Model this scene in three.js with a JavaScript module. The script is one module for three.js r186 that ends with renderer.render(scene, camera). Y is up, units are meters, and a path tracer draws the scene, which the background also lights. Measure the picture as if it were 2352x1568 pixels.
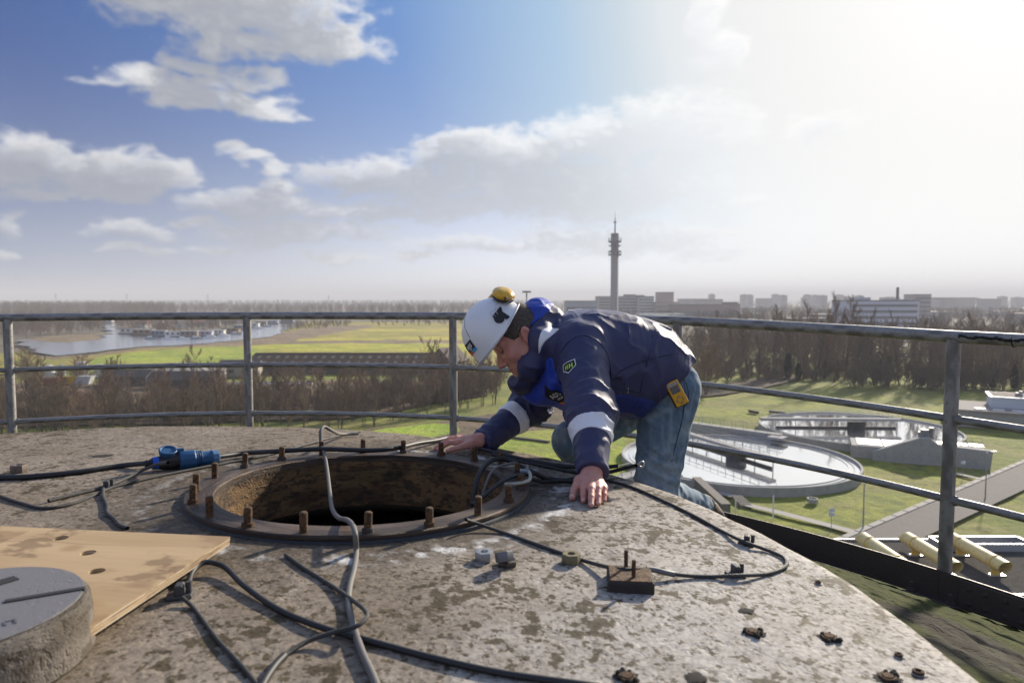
import * as THREE from 'three';
import { mergeGeometries, toCreasedNormals } from 'three/addons/utils/BufferGeometryUtils.js';
import { RoundedBoxGeometry } from 'three/addons/geometries/RoundedBoxGeometry.js';

// ---------------------------------------------------------------- camera
const EYE = 21;                                   // metres above the meadow, on top of the tank
const PITCH = Math.atan(96 / 1568.2);
const scene = new THREE.Scene();
const camera = new THREE.PerspectiveCamera(53.13, 1.5, 0.05, 30000);
camera.position.set(0, EYE, 0);
camera.rotation.x = -PITCH;
camera.focus = 2.45;
camera.userData.fStop = 4.5;
camera.updateMatrixWorld();

// ---------------------------------------------------------------- numbers and noise
const { sin, cos, abs, min, max, sqrt, PI, floor, exp, atan2, hypot, pow } = Math;
const clamp = (x, a = 0, b = 1) => x < a ? a : x > b ? b : x;
const lerp = (a, b, t) => a + (b - a) * t;
const sstep = (a, b, x) => { const t = clamp((x - a) / (b - a)); return t * t * (3 - 2 * t); };
const R = (d) => d * PI / 180;
function rng(seed) { let s = seed >>> 0 || 1; return () => { s = (s + 0x6D2B79F5) | 0; let t = Math.imul(s ^ (s >>> 15), 1 | s); t = (t + Math.imul(t ^ (t >>> 7), 61 | t)) ^ t; return ((t ^ (t >>> 14)) >>> 0) / 4294967296; }; }
const HASH = new Float32Array(65536); { const r = rng(77); for (let i = 0; i < 65536; i++) HASH[i] = r(); }
const h2 = (x, y) => HASH[(Math.imul(x, 374761393) + Math.imul(y, 668265263) >>> 8) & 65535];
const h3 = (x, y, z) => HASH[(Math.imul(x, 374761393) + Math.imul(y, 668265263) + Math.imul(z, 1274126177) >>> 8) & 65535];
function n2(x, y) {
  const i = floor(x), j = floor(y); let u = x - i, v = y - j; u = u * u * (3 - 2 * u); v = v * v * (3 - 2 * v);
  const a = h2(i, j), b = h2(i + 1, j), c = h2(i, j + 1), d = h2(i + 1, j + 1);
  return a + (b - a) * u + (c - a + (a - b - c + d) * u) * v;
}
function n3(x, y, z) {
  const i = floor(x), j = floor(y), k = floor(z); let u = x - i, v = y - j, w = z - k;
  u = u * u * (3 - 2 * u); v = v * v * (3 - 2 * v); w = w * w * (3 - 2 * w);
  const f = (k) => { const a = h3(i, j, k), b = h3(i + 1, j, k), c = h3(i, j + 1, k), d = h3(i + 1, j + 1, k); return a + (b - a) * u + (c - a + (a - b - c + d) * u) * v; };
  const p = f(k); return p + (f(k + 1) - p) * w;
}
const fbm2 = (x, y, o = 5, g = .5) => { let s = 0, a = 1, t = 0; for (let i = 0; i < o; i++) { s += a * n2(x, y); t += a; a *= g; x = x * 2.03 + 17.1; y = y * 2.03 + 9.7; } return s / t; };
const fbm3 = (x, y, z, o = 4) => { let s = 0, a = 1, t = 0; for (let i = 0; i < o; i++) { s += a * n3(x, y, z); t += a; a *= .5; x = x * 2.03 + 7; y = y * 2.03 + 3; z = z * 2.03 + 5; } return s / t; };
// noise that repeats after n cells, for tiling textures
const tn2 = (x, y, n) => { const i = floor(x), j = floor(y); let u = x - i, v = y - j; u = u * u * (3 - 2 * u); v = v * v * (3 - 2 * v); const m = (k) => ((k % n) + n) % n; const a = h2(m(i) + n * 31, m(j)), b = h2(m(i + 1) + n * 31, m(j)), c = h2(m(i) + n * 31, m(j + 1)), d = h2(m(i + 1) + n * 31, m(j + 1)); return a + (b - a) * u + (c - a + (a - b - c + d) * u) * v; };
const tfbm = (u, v, n, o = 5, g = .5) => { let s = 0, a = 1, t = 0; for (let i = 0; i < o; i++) { s += a * tn2(u * n, v * n, n); t += a; a *= g; n *= 2; } return s / t; };
const ramp = (stops, x) => { let i = 0; while (i < stops.length - 2 && x > stops[i + 1][0]) i++; const [a, ca] = stops[i], [b, cb] = stops[i + 1], t = clamp((x - a) / (b - a)); return [0, 1, 2].map((k) => lerp(ca[k], cb[k], t)); };

// a direction through a point of the photograph (2352 wide), level with the horizon = y 0; distances always come from what the thing touches
function ray(px, py) {
  const a = (px - 1176) / 1568.2, b = (784 - py) / 1568.2, h = b * cos(PITCH) - sin(PITCH), d = cos(PITCH) + b * sin(PITCH);
  return [a / d, h / d];
}
const V = (x, h, d) => new THREE.Vector3(x, EYE + h, -d);            // right, up from eye level, ahead
const at = (px, py, d) => { const [a, h] = ray(px, py); return V(a * d, h * d, d); };
const onY = (px, py, y) => { const [a, h] = ray(px, py), d = (y - EYE) / h; return V(a * d, h * d, d); };
const onGround = (px, py, y = 0) => onY(px, py, y);

// ---------------------------------------------------------------- sky: air and clouds round the whole horizon
const SUN_AZ = R(37), SUN_EL = R(23);
const sunDir = new THREE.Vector3(sin(SUN_AZ) * cos(SUN_EL), sin(SUN_EL), -cos(SUN_AZ) * cos(SUN_EL));
function makeSky() {
  const W = 3200, H = 1600, data = new Float32Array(W * H * 4);
  const HIGH = [[0, [.86, .85, .83]], [7, [.76, .755, .745]], [14, [.69, .69, .685]], [19, [.64, .645, .645]], [23, [.565, .60, .625]], [26, [.44, .515, .575]], [31, [.285, .415, .565]], [43, [.088, .20, .45]], [55, [.040, .122, .335]], [68, [.017, .068, .240]], [95, [.028, .095, .30]], [180, [.045, .13, .36]]];
  const LOW = [[0, [.82, .81, .79]], [15, [.88, .875, .865]], [30, [.90, .90, .90]], [42, [.82, .83, .85]], [52, [.64, .665, .71]], [63, [.42, .455, .52]], [75, [.28, .325, .405]], [110, [.34, .39, .47]], [180, [.48, .50, .54]]];  // horizon opposite the sun raised as fill from behind the camera
  // clouds seen in the view: azimuth, elevation and half sizes in degrees
  const lobes = [];
  const K = 0.0365;
  const cl = (x, y, rx, ry, s = 1) => { const [a, h] = ray(x, y); const az = atan2(a, 1) * 180 / PI, el = Math.atan(h / hypot(a, 1)) * 180 / PI, c = 1 / (1 + a * a); lobes.push([az, el, rx * K * c * 1.16, ry * K * sqrt(c) * 1.18, s]); };
  cl(400, -10, 240, 62, .95); cl(580, 25, 210, 85); cl(700, 95, 150, 46); cl(760, 105, 85, 34); cl(540, 95, 120, 50, .9); cl(470, 150, 70, 26, .7); cl(250, -40, 160, 40, .6);
  cl(350, 185, 95, 32, .85); cl(420, 225, 95, 38); cl(480, 195, 80, 24, .6); cl(560, 240, 110, 28, .95); cl(640, 258, 70, 17, .8); cl(570, 185, 60, 22, .5); cl(260, 190, 60, 18, .5);
  cl(70, 350, 105, 46); cl(10, 395, 110, 50); cl(150, 395, 120, 40); cl(300, 390, 95, 50); cl(370, 410, 90, 40); cl(230, 430, 150, 36); cl(70, 455, 80, 18, .7);
  cl(15, 515, 34, 24, .8); cl(310, 528, 105, 20, .85); cl(320, 580, 75, 18, .9); cl(15, 582, 32, 14, .7); cl(450, 510, 32, 12, .7); cl(250, 590, 40, 10, .5);
  cl(530, 340, 40, 14, .6); cl(570, 362, 50, 16, .62); cl(620, 385, 45, 14, .6); cl(630, 425, 40, 22, .6);
  cl(530, 475, 90, 26); cl(580, 460, 70, 26); cl(640, 480, 110, 32); cl(740, 495, 80, 24, .8); cl(590, 525, 100, 22, .85); cl(680, 545, 130, 24, .85); cl(520, 572, 90, 14, .6); cl(800, 540, 120, 18, .6);
  cl(830, 410, 120, 44); cl(900, 385, 80, 32); cl(950, 420, 130, 50); cl(1010, 360, 55, 40); cl(1080, 335, 75, 42); cl(1110, 400, 170, 60); cl(1150, 345, 85, 36); cl(1235, 350, 90, 38); cl(1310, 335, 80, 44); cl(1400, 330, 110, 60); cl(1330, 430, 280, 90); cl(1050, 470, 200, 34, .9); cl(900, 500, 120, 22, .7);
  cl(1530, 300, 150, 80, .9); cl(1620, 40, 40, 60, .75); cl(1650, 120, 50, 50, .6); cl(960, 590, 60, 12, .6); cl(760, 590, 90, 14, .6); cl(1130, 565, 200, 20, .6); cl(1450, 560, 260, 40, .7); cl(1900, 290, 90, 40, .55); cl(1700, 470, 70, 18, .5);
  const pile = (az, el) => {                       // how deep in cloud a direction is, below 0 = clear
    let f = -1;
    for (let i = 0; i < lobes.length; i++) { const l = lobes[i], dx = (az - l[0]) / l[2]; if (dx > 2.2 || dx < -2.2) continue; const dy = (el - l[1]) / (l[3] * (el < l[1] ? .8 : 1)); const q = 1 - dx * dx - dy * dy - (1 - l[4]) * .55; if (q > f) f = q; }
    return f;
  };
  const far = (az, el) => {                        // broken cloud elsewhere, the same kind
    const inView = sstep(46, 38, abs(az)) * sstep(34, 27, el);
    const s = 7 + 26 * clamp(el / 60);
    const v = fbm2(az / (s * 1.6) + 40, el / (s * .62) * .55 + 11, 3) * 2.6 - 1.42;
    return v - inView * 3;
  };
  const S = sunDir, rowLow = H / 2;
  for (let j = 0; j < H; j++) {
    const el = ((j + .5) / H - .5) * 180;
    if (el < -1) { for (let i = 0; i < W; i++) { const o = (j * W + i) * 4; data[o] = .16; data[o + 1] = .155; data[o + 2] = .14; data[o + 3] = 1; } continue; }
    const ce = cos(R(el)), se = sin(R(el)), e = max(el, 0);
    const wl = exp(-pow(e / 8.5, 1.35)), detail = el < 72;
    for (let i = 0; i < W; i++) {
      const az = ((i + .5) / W - .25) * 360, azz = az > 180 ? az - 360 : az;
      const dx = sin(R(azz)) * ce, dz = -cos(R(azz)) * ce, g = Math.acos(clamp(dx * S.x + se * S.y + dz * S.z, -1, 1)) * 180 / PI;
      const a = ramp(HIGH, g), b = ramp(LOW, g);
      let c0 = lerp(a[0], b[0], wl), c1 = lerp(a[1], b[1], wl), c2 = lerp(a[2], b[2], wl);
      if (detail) {
        const p = 1 + 1.6 * sstep(12, 2, e);       // cloud detail gets finer and flatter towards the horizon
        const X = azz * .62, Y = el * 1.15;
        const w1 = fbm2(X * .55 + 3, Y * .55 + 8, 3) - .5, w2 = fbm2(X * .55 + 31, Y * .55 + 1, 3) - .5;
        const nz = lerp(fbm2(X * 1.1 + w1 * 1.3, Y * 1.1 + w2 * 1.3, 6, .52), fbm2(X * 2.4 + w1 * 2, Y * 3.6 + w2 * 2, 5, .52), sstep(11, 3, e));
        let bl = 0, ba = 1, bt = 0, bx = X * 1.5 + w1 * 1.2, by = Y * 1.7 + w2 * 1.2; for (let k = 0; k < 5; k++) { bl += ba * (1 - abs(2 * n2(bx, by) - 1)); bt += ba; ba *= .56; bx = bx * 2.07 + 5; by = by * 2.07 + 3; } bl /= bt;
        const view = abs(azz) < 50 && el < 36;
        const base = (view ? max(pile(azz + w1 * 3.2, el + w2 * 1.9), far(azz, el)) : far(azz, el));
        const dens = base + (nz - .52) * 1.55 + (bl - .5) * .85;
        const cov = sstep(-.40, .92, dens) * sstep(0, 2.2, el + .6);
        if (cov > .002) {
          // light: depth of cloud on the way up and towards the sun
          const tx = clamp((37 - azz) * .02, -.55, .55), step = .85 / p;
          let th = 0;
          if (view || abs(azz) < 60) for (let k = 1; k <= 3; k++) { const q = pile(azz + w1 * 3.2 + tx * step * k, el + w2 * 1.9 + step * k) + (nz - .52) * 1.0 + (bl - .5) * 1.1; th += sstep(-.2, .8, q) * .55; }
          else th = sstep(0, .9, dens) * .9 + .25 * (1 - nz);
          const lit = exp(-th * 1.05 * (1 - .25 * sstep(.5, .75, nz)));
          const near = sstep(62, 24, g), white = lerp(.63, .765, near) + .16 * sstep(80, 130, g), grey = lerp(.235, lerp(.37, .62, sstep(38, 24, g)), near);  // clouds opposite the sun whitened further as added fill light
          const q = clamp(lit * 1.12);
          const haze = wl * .55;
          let k0 = lerp(grey * .97, white, q), k1 = lerp(grey, white, q), k2 = lerp(grey * 1.06, white * .995, q);
          k0 = lerp(k0, c0, haze); k1 = lerp(k1, c1, haze); k2 = lerp(k2, c2, haze);
          const m = cov * (.94 - .1 * (1 - q));
          c0 = lerp(c0, k0, m); c1 = lerp(c1, k1, m); c2 = lerp(c2, k2, m);
        }
      }
      const o = (j * W + i) * 4; data[o] = c0; data[o + 1] = c1; data[o + 2] = c2; data[o + 3] = 1;
    }
  }
  const t = new THREE.DataTexture(data, W, H, THREE.RGBAFormat, THREE.FloatType);
  t.mapping = THREE.EquirectangularReflectionMapping; t.magFilter = THREE.LinearFilter; t.minFilter = THREE.LinearFilter; t.needsUpdate = true;
  return t;
}
const sky = makeSky();
scene.background = sky; scene.environment = sky;

// ---------------------------------------------------------------- sun, exposure
const sun = new THREE.DirectionalLight(new THREE.Color().setRGB(1, .90, .75), 5);
sun.position.copy(sunDir).multiplyScalar(400).add(new THREE.Vector3(0, EYE, 0));
sun.target.position.set(0, EYE - 1, -2); sun.castShadow = true; sun.shadow.radius = 4;
sun.shadow.mapSize.set(4096, 4096); Object.assign(sun.shadow.camera, { left: -160, right: 160, top: 160, bottom: -160, near: 1, far: 1200 });
scene.add(sun, sun.target);
const renderer = new THREE.WebGLRenderer({ antialias: true });
renderer.toneMapping = THREE.LinearToneMapping; renderer.toneMappingExposure = 1.38;
renderer.shadowMap.enabled = true;

// ---------------------------------------------------------------- building blocks
const used = new Map();
const numbered = (name) => { const k = used.get(name) ?? 0; used.set(name, k + 1); return k ? name + '_' + String(k).padStart(3, '0') : name; };
const shade = (o) => { o.castShadow = true; o.receiveShadow = true; return o; };
function mesh(name, geo, mat, parent) { const m = shade(new THREE.Mesh(geo, mat)); m.name = parent ? name : numbered(name); (parent ?? scene).add(m); return m; }
function thing(name, label, category, group, pos = [0, 0, 0], turn = 0) { const g = new THREE.Group(); g.name = numbered(name); g.position.set(...pos); g.rotation.y = turn; g.userData = { label, category }; if (group) g.userData.group = group; scene.add(g); return g; }
function tag(o, label, category, group) { o.userData.label = label; o.userData.category = category; if (group) o.userData.group = group; return o; }
function copyOf(o, label) { const c = o.clone(); c.name = numbered(o.name.replace(/_\d{3}$/, '')); c.userData = { ...o.userData }; if (label) c.userData.label = label; scene.add(c); return c; }
const setting = (o) => { o.userData.kind = 'structure'; return o; };
const std = (rgb, rough = .8, extra = {}) => { const m = new THREE.MeshStandardMaterial({ roughness: rough, ...extra }); m.color.setRGB(...rgb); return m; };
const phys = (rgb, rough = .5, extra = {}) => { const m = new THREE.MeshPhysicalMaterial({ roughness: rough, ...extra }); m.color.setRGB(...rgb); return m; };
const box = (w, h, d, x = 0, y = 0, z = 0) => new THREE.BoxGeometry(w, h, d).translate(x, y, z);
const rbox = (w, h, d, r, x = 0, y = 0, z = 0) => new RoundedBoxGeometry(w, h, d, 2, r).translate(x, y, z);
const cyl = (r0, r1, h, n = 16, x = 0, y = 0, z = 0) => new THREE.CylinderGeometry(r1, r0, h, n).translate(x, y + h / 2, z);
const join = (list) => mergeGeometries(list.map((g) => { const q = g.index ? g.toNonIndexed() : g; for (const k of Object.keys(q.attributes)) if (!['position', 'normal', 'uv'].includes(k)) q.deleteAttribute(k); return q; }));
function rod(a, b, r, n = 8) { const d = b.clone().sub(a), L = d.length(), g = new THREE.CylinderGeometry(r, r, L, n); g.translate(0, L / 2, 0); g.applyQuaternion(new THREE.Quaternion().setFromUnitVectors(new THREE.Vector3(0, 1, 0), d.divideScalar(L))); return g.translate(a.x, a.y, a.z); }
function tube(points, r, n = 8, seg = 6) { const c = new THREE.CatmullRomCurve3(points, false, 'centripetal'); return new THREE.TubeGeometry(c, max(8, points.length * seg), r, n, false); }
function canvasTex(w, h, draw, srgb = true) { const c = document.createElement('canvas'); c.width = w; c.height = h; draw(c.getContext('2d'), w, h); const t = new THREE.CanvasTexture(c); t.magFilter = THREE.LinearFilter; t.wrapS = t.wrapT = THREE.RepeatWrapping; if (srgb) t.colorSpace = THREE.SRGBColorSpace; return t; }
const enc = (x) => { x = clamp(x); return 255 * (x <= .0031308 ? 12.92 * x : 1.055 * pow(x, 1 / 2.4) - .055); };
function colorTex(n, f, m = n) { const d = new Uint8Array(n * m * 4); for (let j = 0; j < m; j++) for (let i = 0; i < n; i++) { const c = f((i + .5) / n, (j + .5) / m), o = (j * n + i) * 4; d[o] = enc(c[0]); d[o + 1] = enc(c[1]); d[o + 2] = enc(c[2]); d[o + 3] = 255; } const t = new THREE.DataTexture(d, n, m); t.colorSpace = THREE.SRGBColorSpace; t.magFilter = THREE.LinearFilter; t.wrapS = t.wrapT = THREE.RepeatWrapping; t.needsUpdate = true; return t; }
function grayTex(n, f, m = n) { const d = new Uint8Array(n * m * 4); for (let j = 0; j < m; j++) for (let i = 0; i < n; i++) { const c = clamp(f((i + .5) / n, (j + .5) / m)) * 255, o = (j * n + i) * 4; d[o] = d[o + 1] = d[o + 2] = c; d[o + 3] = 255; } const t = new THREE.DataTexture(d, n, m); t.magFilter = THREE.LinearFilter; t.wrapS = t.wrapT = THREE.RepeatWrapping; t.needsUpdate = true; return t; }
const rep = (t, x, y = x) => { const c = t.clone(); c.repeat.set(x, y); c.needsUpdate = true; return c; };
const mix3 = (a, b, t) => [lerp(a[0], b[0], t), lerp(a[1], b[1], t), lerp(a[2], b[2], t)];
// ================================================================ the tank's roof
const CX = -1.3786, CD = 1.0952, LID_R = 2.10, LID_K = .0115, LID_TOP = -.543;
const AX = -1.73, AD = .56, RAIL_R = 4.28;                        // axis of the railing
const lidH = (x, d) => { const r2 = (x - CX) ** 2 + (d - CD) ** 2; return LID_TOP - LID_K * r2; };
const lump = (x, d) => (fbm2(x * 2.1 + 9, d * 2.1 + 4, 3) - .5) * .012 + (fbm2(x * 9, d * 9, 3) - .5) * .004;
function onLid(px, py, lift = 0) { const [a, h] = ray(px, py); let d = 2; for (let i = 0; i < 14; i++) d = (lidH(a * d, d) + lump(a * d, d) + lift) / h; return V(a * d, h * d, d); }
// the sloping roof falls from the cap's lip to the foot of the railing
const skirtT = (x, d) => { const ux = x - CX, ud = d - CD, r = hypot(ux, ud) || 1e-6, a = ux / r, b = ud / r, ox = CX - AX, od = CD - AD, p = ox * a + od * b, s = -p + sqrt(p * p + RAIL_R * RAIL_R - ox * ox - od * od); return (r - LID_R) / (s - LID_R); };
const skirtH = (t) => -.70 - .61 * t, FOOT_H = skirtH(1);
const HOLE = { x: -.4395, d: 2.0087, R: .468, top: -.547, tx: -.0153, td: -.0259 };

// --- surfaces: weathered concrete with lichen, moss, rust
const TS = 4.4;
const lidMap = colorTex(2048, (u, v) => {
  const x = CX + (u - .5) * TS, d = CD + (v - .5) * TS;
  const big = fbm2(x * .9 + 3, d * .9 + 7, 4), mid = fbm2(x * 4.3, d * 4.3 + 2, 5), fine = fbm2(x * 26, d * 26, 4), grit = fbm2(x * 150, d * 150, 2), soft = fbm2(x * 2.3 + 33, d * 2.3 + 8, 5, .6);
  const hr = hypot(x - HOLE.x, d - HOLE.d), rim = hypot(x - CX, d - CD), ang = atan2(x - HOLE.x, d - HOLE.d);
  const pale = sstep(-.8, .75, x + (soft - .5) * 1.3 - .25 * (d - 1.6)) * .88 + .12;  // paler to the right: bare concrete plus sun sheen put into the colour
  let c = mix3([.185, .15, .112], [.335, .295, .25], sstep(.30, .70, mid * .45 + fine * .2 + soft * .35));
  c = mix3(c, [.49, .465, .43], (.25 + .75 * sstep(.30, .72, soft * .5 + fine * .3 + mid * .2)) * .85 * pale);
  // brown earthy staining, strongest between the manhole and the plywood and in big patches
  const leftness = sstep(.25, -.85, x - .25 * (d - 1.6)) * .55 + .12 + .3 * sstep(.62, .2, hypot(x + .25, d - 1.45));
  const stain = sstep(.30, .78, big * .40 + mid * .30 + fine * .16 + leftness * .36);
  c = mix3(c, mix3([.15, .108, .068], [.24, .182, .125], fine), stain * .5);
  // lichen and moss specks, thick along the rim and by the hand
  const zone = sstep(.38, .66, fbm2(x * 2.4 + 12, d * 2.4 + 2, 4)), rimward = sstep(1.35, 2.1, rim) * .5 + sstep(.0, .4, x) * .25;
  const s1 = fbm2(x * 30 + 5, d * 30 + 9, 5, .6), s2 = fbm2(x * 74, d * 74 + 3, 4, .6), th = .69 - .085 * zone - .06 * rimward, t2 = .685 - .055 * zone - .05 * rimward;
  const dark = max(sstep(th, th + .035, s1), sstep(t2, t2 + .03, s2));
  c = mix3(c, mix3([.045, .034, .018], [.095, .072, .038], fine), dark * .9);
  // the wet, dark band round the flange and lime bloom beyond it
  const wob = (fbm2(cos(ang) * 3 + 5, sin(ang) * 3 + 5 + hr * 2, 4) - .5) * .20 + (fine - .5) * .12;
  const damp = sstep(.70 + (x < HOLE.x ? .2 : .02), .54, hr + wob);
  c = mix3(c, [.060, .046, .033], damp * .72 * sstep(.25, .5, fine + .1));
  const lime = sstep(.05, .0, abs(hr + wob * .3 - .60)) * sstep(.46, .66, fine) * (x > HOLE.x - .2 ? 1 : .3);
  c = mix3(c, [.62, .61, .59], lime * .8);
  const pit = sstep(.66, .72, fbm2(x * 118 + 9, d * 118, 3, .6)); c = mix3(c, [.085, .068, .045], pit * .7); const g = .62 + .76 * grit; return [c[0] * g, c[1] * g, c[2] * g];
});
const gritBump = grayTex(512, (u, v) => .45 * tfbm(u, v, 16, 5, .62) + .35 * (1 - sstep(.60, .74, tfbm(u + .3, v, 24, 3))) + .2 * tfbm(u, v, 120, 2));
const concreteLid = phys([1, 1, 1], .72, { specularIntensity: .32, map: lidMap, bumpMap: rep(gritBump, TS / .42), bumpScale: .0022 });
function polar(r0, r1, nr, na, cx, cd, hf, a0 = 0, a1 = 2 * PI, skip, prof) {
  const p = [], uv = [], ix = [];
  for (let i = 0; i <= nr; i++) for (let k = 0; k <= na; k++) { const a = lerp(a0, a1, k / na), pr = prof?.(i, a), r = pr ? pr[0] : typeof r0 === 'function' ? r0(i) : lerp(r0, r1, i / nr), x = cx + r * sin(a), d = cd + r * cos(a); p.push(x, EYE + (pr ? pr[1] : hf(x, d, r)), -d); uv.push((x - CX) / TS + .5, (d - CD) / TS + .5); }
  for (let i = 0; i < nr; i++) for (let k = 0; k < na; k++) { const a = i * (na + 1) + k, b = a + na + 1; if (skip) { const x = (p[a * 3] + p[(b + 1) * 3]) / 2, d = -(p[a * 3 + 2] + p[(b + 1) * 3 + 2]) / 2; if (skip(x, d)) continue; } ix.push(a, a + 1, b, b, a + 1, b + 1); }
  const g = new THREE.BufferGeometry(); g.setAttribute('position', new THREE.Float32BufferAttribute(p, 3)); g.setAttribute('uv', new THREE.Float32BufferAttribute(uv, 2)); g.setIndex(ix); g.computeVertexNormals(); return g;
}
{
  const inner = 84, radii = [];
  for (let i = 0; i <= inner; i++) radii.push(LID_R * .995 * pow(i / inner, .9));
  for (const [r, drop] of [[LID_R + .008, .004], [LID_R + .022, .014], [LID_R + .03, .03], [LID_R + .034, .06], [LID_R + .036, .14]]) radii.push([r, drop]);
  const rr = (i) => typeof radii[i] === 'number' ? radii[i] : radii[i][0], drop = new Map(radii.filter((q) => typeof q !== 'number').map(([r, q]) => [r, q]));
  const edge = (x, d) => (fbm2(x * 5, d * 5, 3) - .5) * .012;
  const g = polar(rr, 0, radii.length - 1, 300, CX, CD, (x, d, r) => lidH(x, d) + lump(x, d) - (drop.get(r) ?? 0) + (r > LID_R * .97 ? edge(x, d) : 0), 0, 2 * PI, (x, d) => hypot(x - HOLE.x, d - HOLE.d) < .448);
  setting(mesh('roof_cap', g, concreteLid));
}
const skirtMap = colorTex(2048, (u, v) => {
  const x = u * 9.6, d = v * 9.6, m = fbm2(x * .8 + 5, d * .8, 4), f = fbm2(x * 9, d * 9, 4), g = fbm2(x * 40, d * 40, 3);
  let c = mix3([.04, .033, .025], [.095, .084, .070], sstep(.42, .68, f * .6 + g * .4));
  c = mix3(c, [.055, .05, .038], sstep(.5, .66, fbm2(x * 5 + 8, d * 5, 4)) * .75);
  const moss = sstep(.43, .55, m * .62 + f * .38); c = mix3(c, mix3([.022, .030, .006], [.075, .085, .015], g), moss * .88);
  return c;
});
const skirtMat = phys([1, 1, 1], .95, { specularIntensity: .25, map: skirtMap, bumpMap: rep(gritBump, 14), bumpScale: .012 });
{
  const p = (() => { const na = 640, nr = 72; return polar((i) => i, 0, nr, na, CX, CD, () => 0, 0, 2 * PI, null, (i, a) => { const ox = CX - AX, od = CD - AD, p = ox * sin(a) + od * cos(a), s = -p + sqrt(p * p + RAIL_R * RAIL_R - ox * ox - od * od), t = lerp(-.06, 1, i / nr) , r = i === nr ? s + .34 : LID_R + t * (s - LID_R); return [r, (i === nr ? skirtH(1 + .34 / (s - LID_R)) : skirtH(t)) + (i === nr ? 0 : (fbm2(r * sin(a) * 5, r * cos(a) * 5, 3) - .5) * .018 + (fbm2(r * sin(a) * 22, r * cos(a) * 22, 3) - .5) * .026)]; }); })();
  const uv = p.attributes.uv, q = p.attributes.position; for (let i = 0; i < uv.count; i++) uv.setXY(i, (q.getX(i) - AX + 4.8) / 9.6, (q.getZ(i) + AD + 4.8) / 9.6);
  setting(mesh('roof_slope', p, skirtMat));
  const wall = new THREE.LatheGeometry([[4.61, EYE + FOOT_H - .13], [4.66, EYE + FOOT_H - .18], [4.66, EYE - 2.0], [4.60, EYE - 2.03], [4.60, 0]].map(([r, y]) => new THREE.Vector2(r, y)), 96).translate(AX, 0, -AD);
  tag(mesh('tank_wall', wall, std([.34, .33, .31], .85, { bumpMap: rep(gritBump, 40), bumpScale: .01 })), 'tall round concrete wall of the tank under the roof', 'tank');
}

// --- railing
const steelMap = colorTex(256, (u, v) => { const a = tfbm(u, v, 6, 5), b = tfbm(u, v, 24, 4), s = tfbm(u * 1, v, 3, 3); let c = mix3([.19, .178, .166], [.33, .32, .305], sstep(.35, .65, a)); c = mix3(c, [.19, .15, .115], sstep(.58, .70, b) * .55); return mix3(c, [.38, .37, .36], sstep(.62, .7, s) * .35); });
const steelRough = grayTex(256, (u, v) => .36 + .34 * tfbm(u + .2, v, 10, 5));
const steel = std([1, 1, 1], 1, { map: steelMap, roughnessMap: steelRough, metalness: .4, bumpMap: rep(gritBump, 2), bumpScale: .0012 });
const darkSteel = std([.095, .078, .07], .55, { metalness: .35, bumpMap: rep(gritBump, 3), bumpScale: .002 });
const rustMap = colorTex(256, (u, v) => { const a = tfbm(u, v, 8, 5), b = tfbm(u + .5, v, 30, 3); return mix3(mix3([.060, .032, .018], [.165, .085, .035], sstep(.35, .68, a)), [.25, .15, .06], sstep(.6, .75, b) * .6); });
const rust = std([1, 1, 1], .82, { map: rustMap, metalness: .15, bumpMap: rep(gritBump, 2), bumpScale: .002 });
const weld = std([.012, .012, .014], .22, { metalness: .3 });
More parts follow.
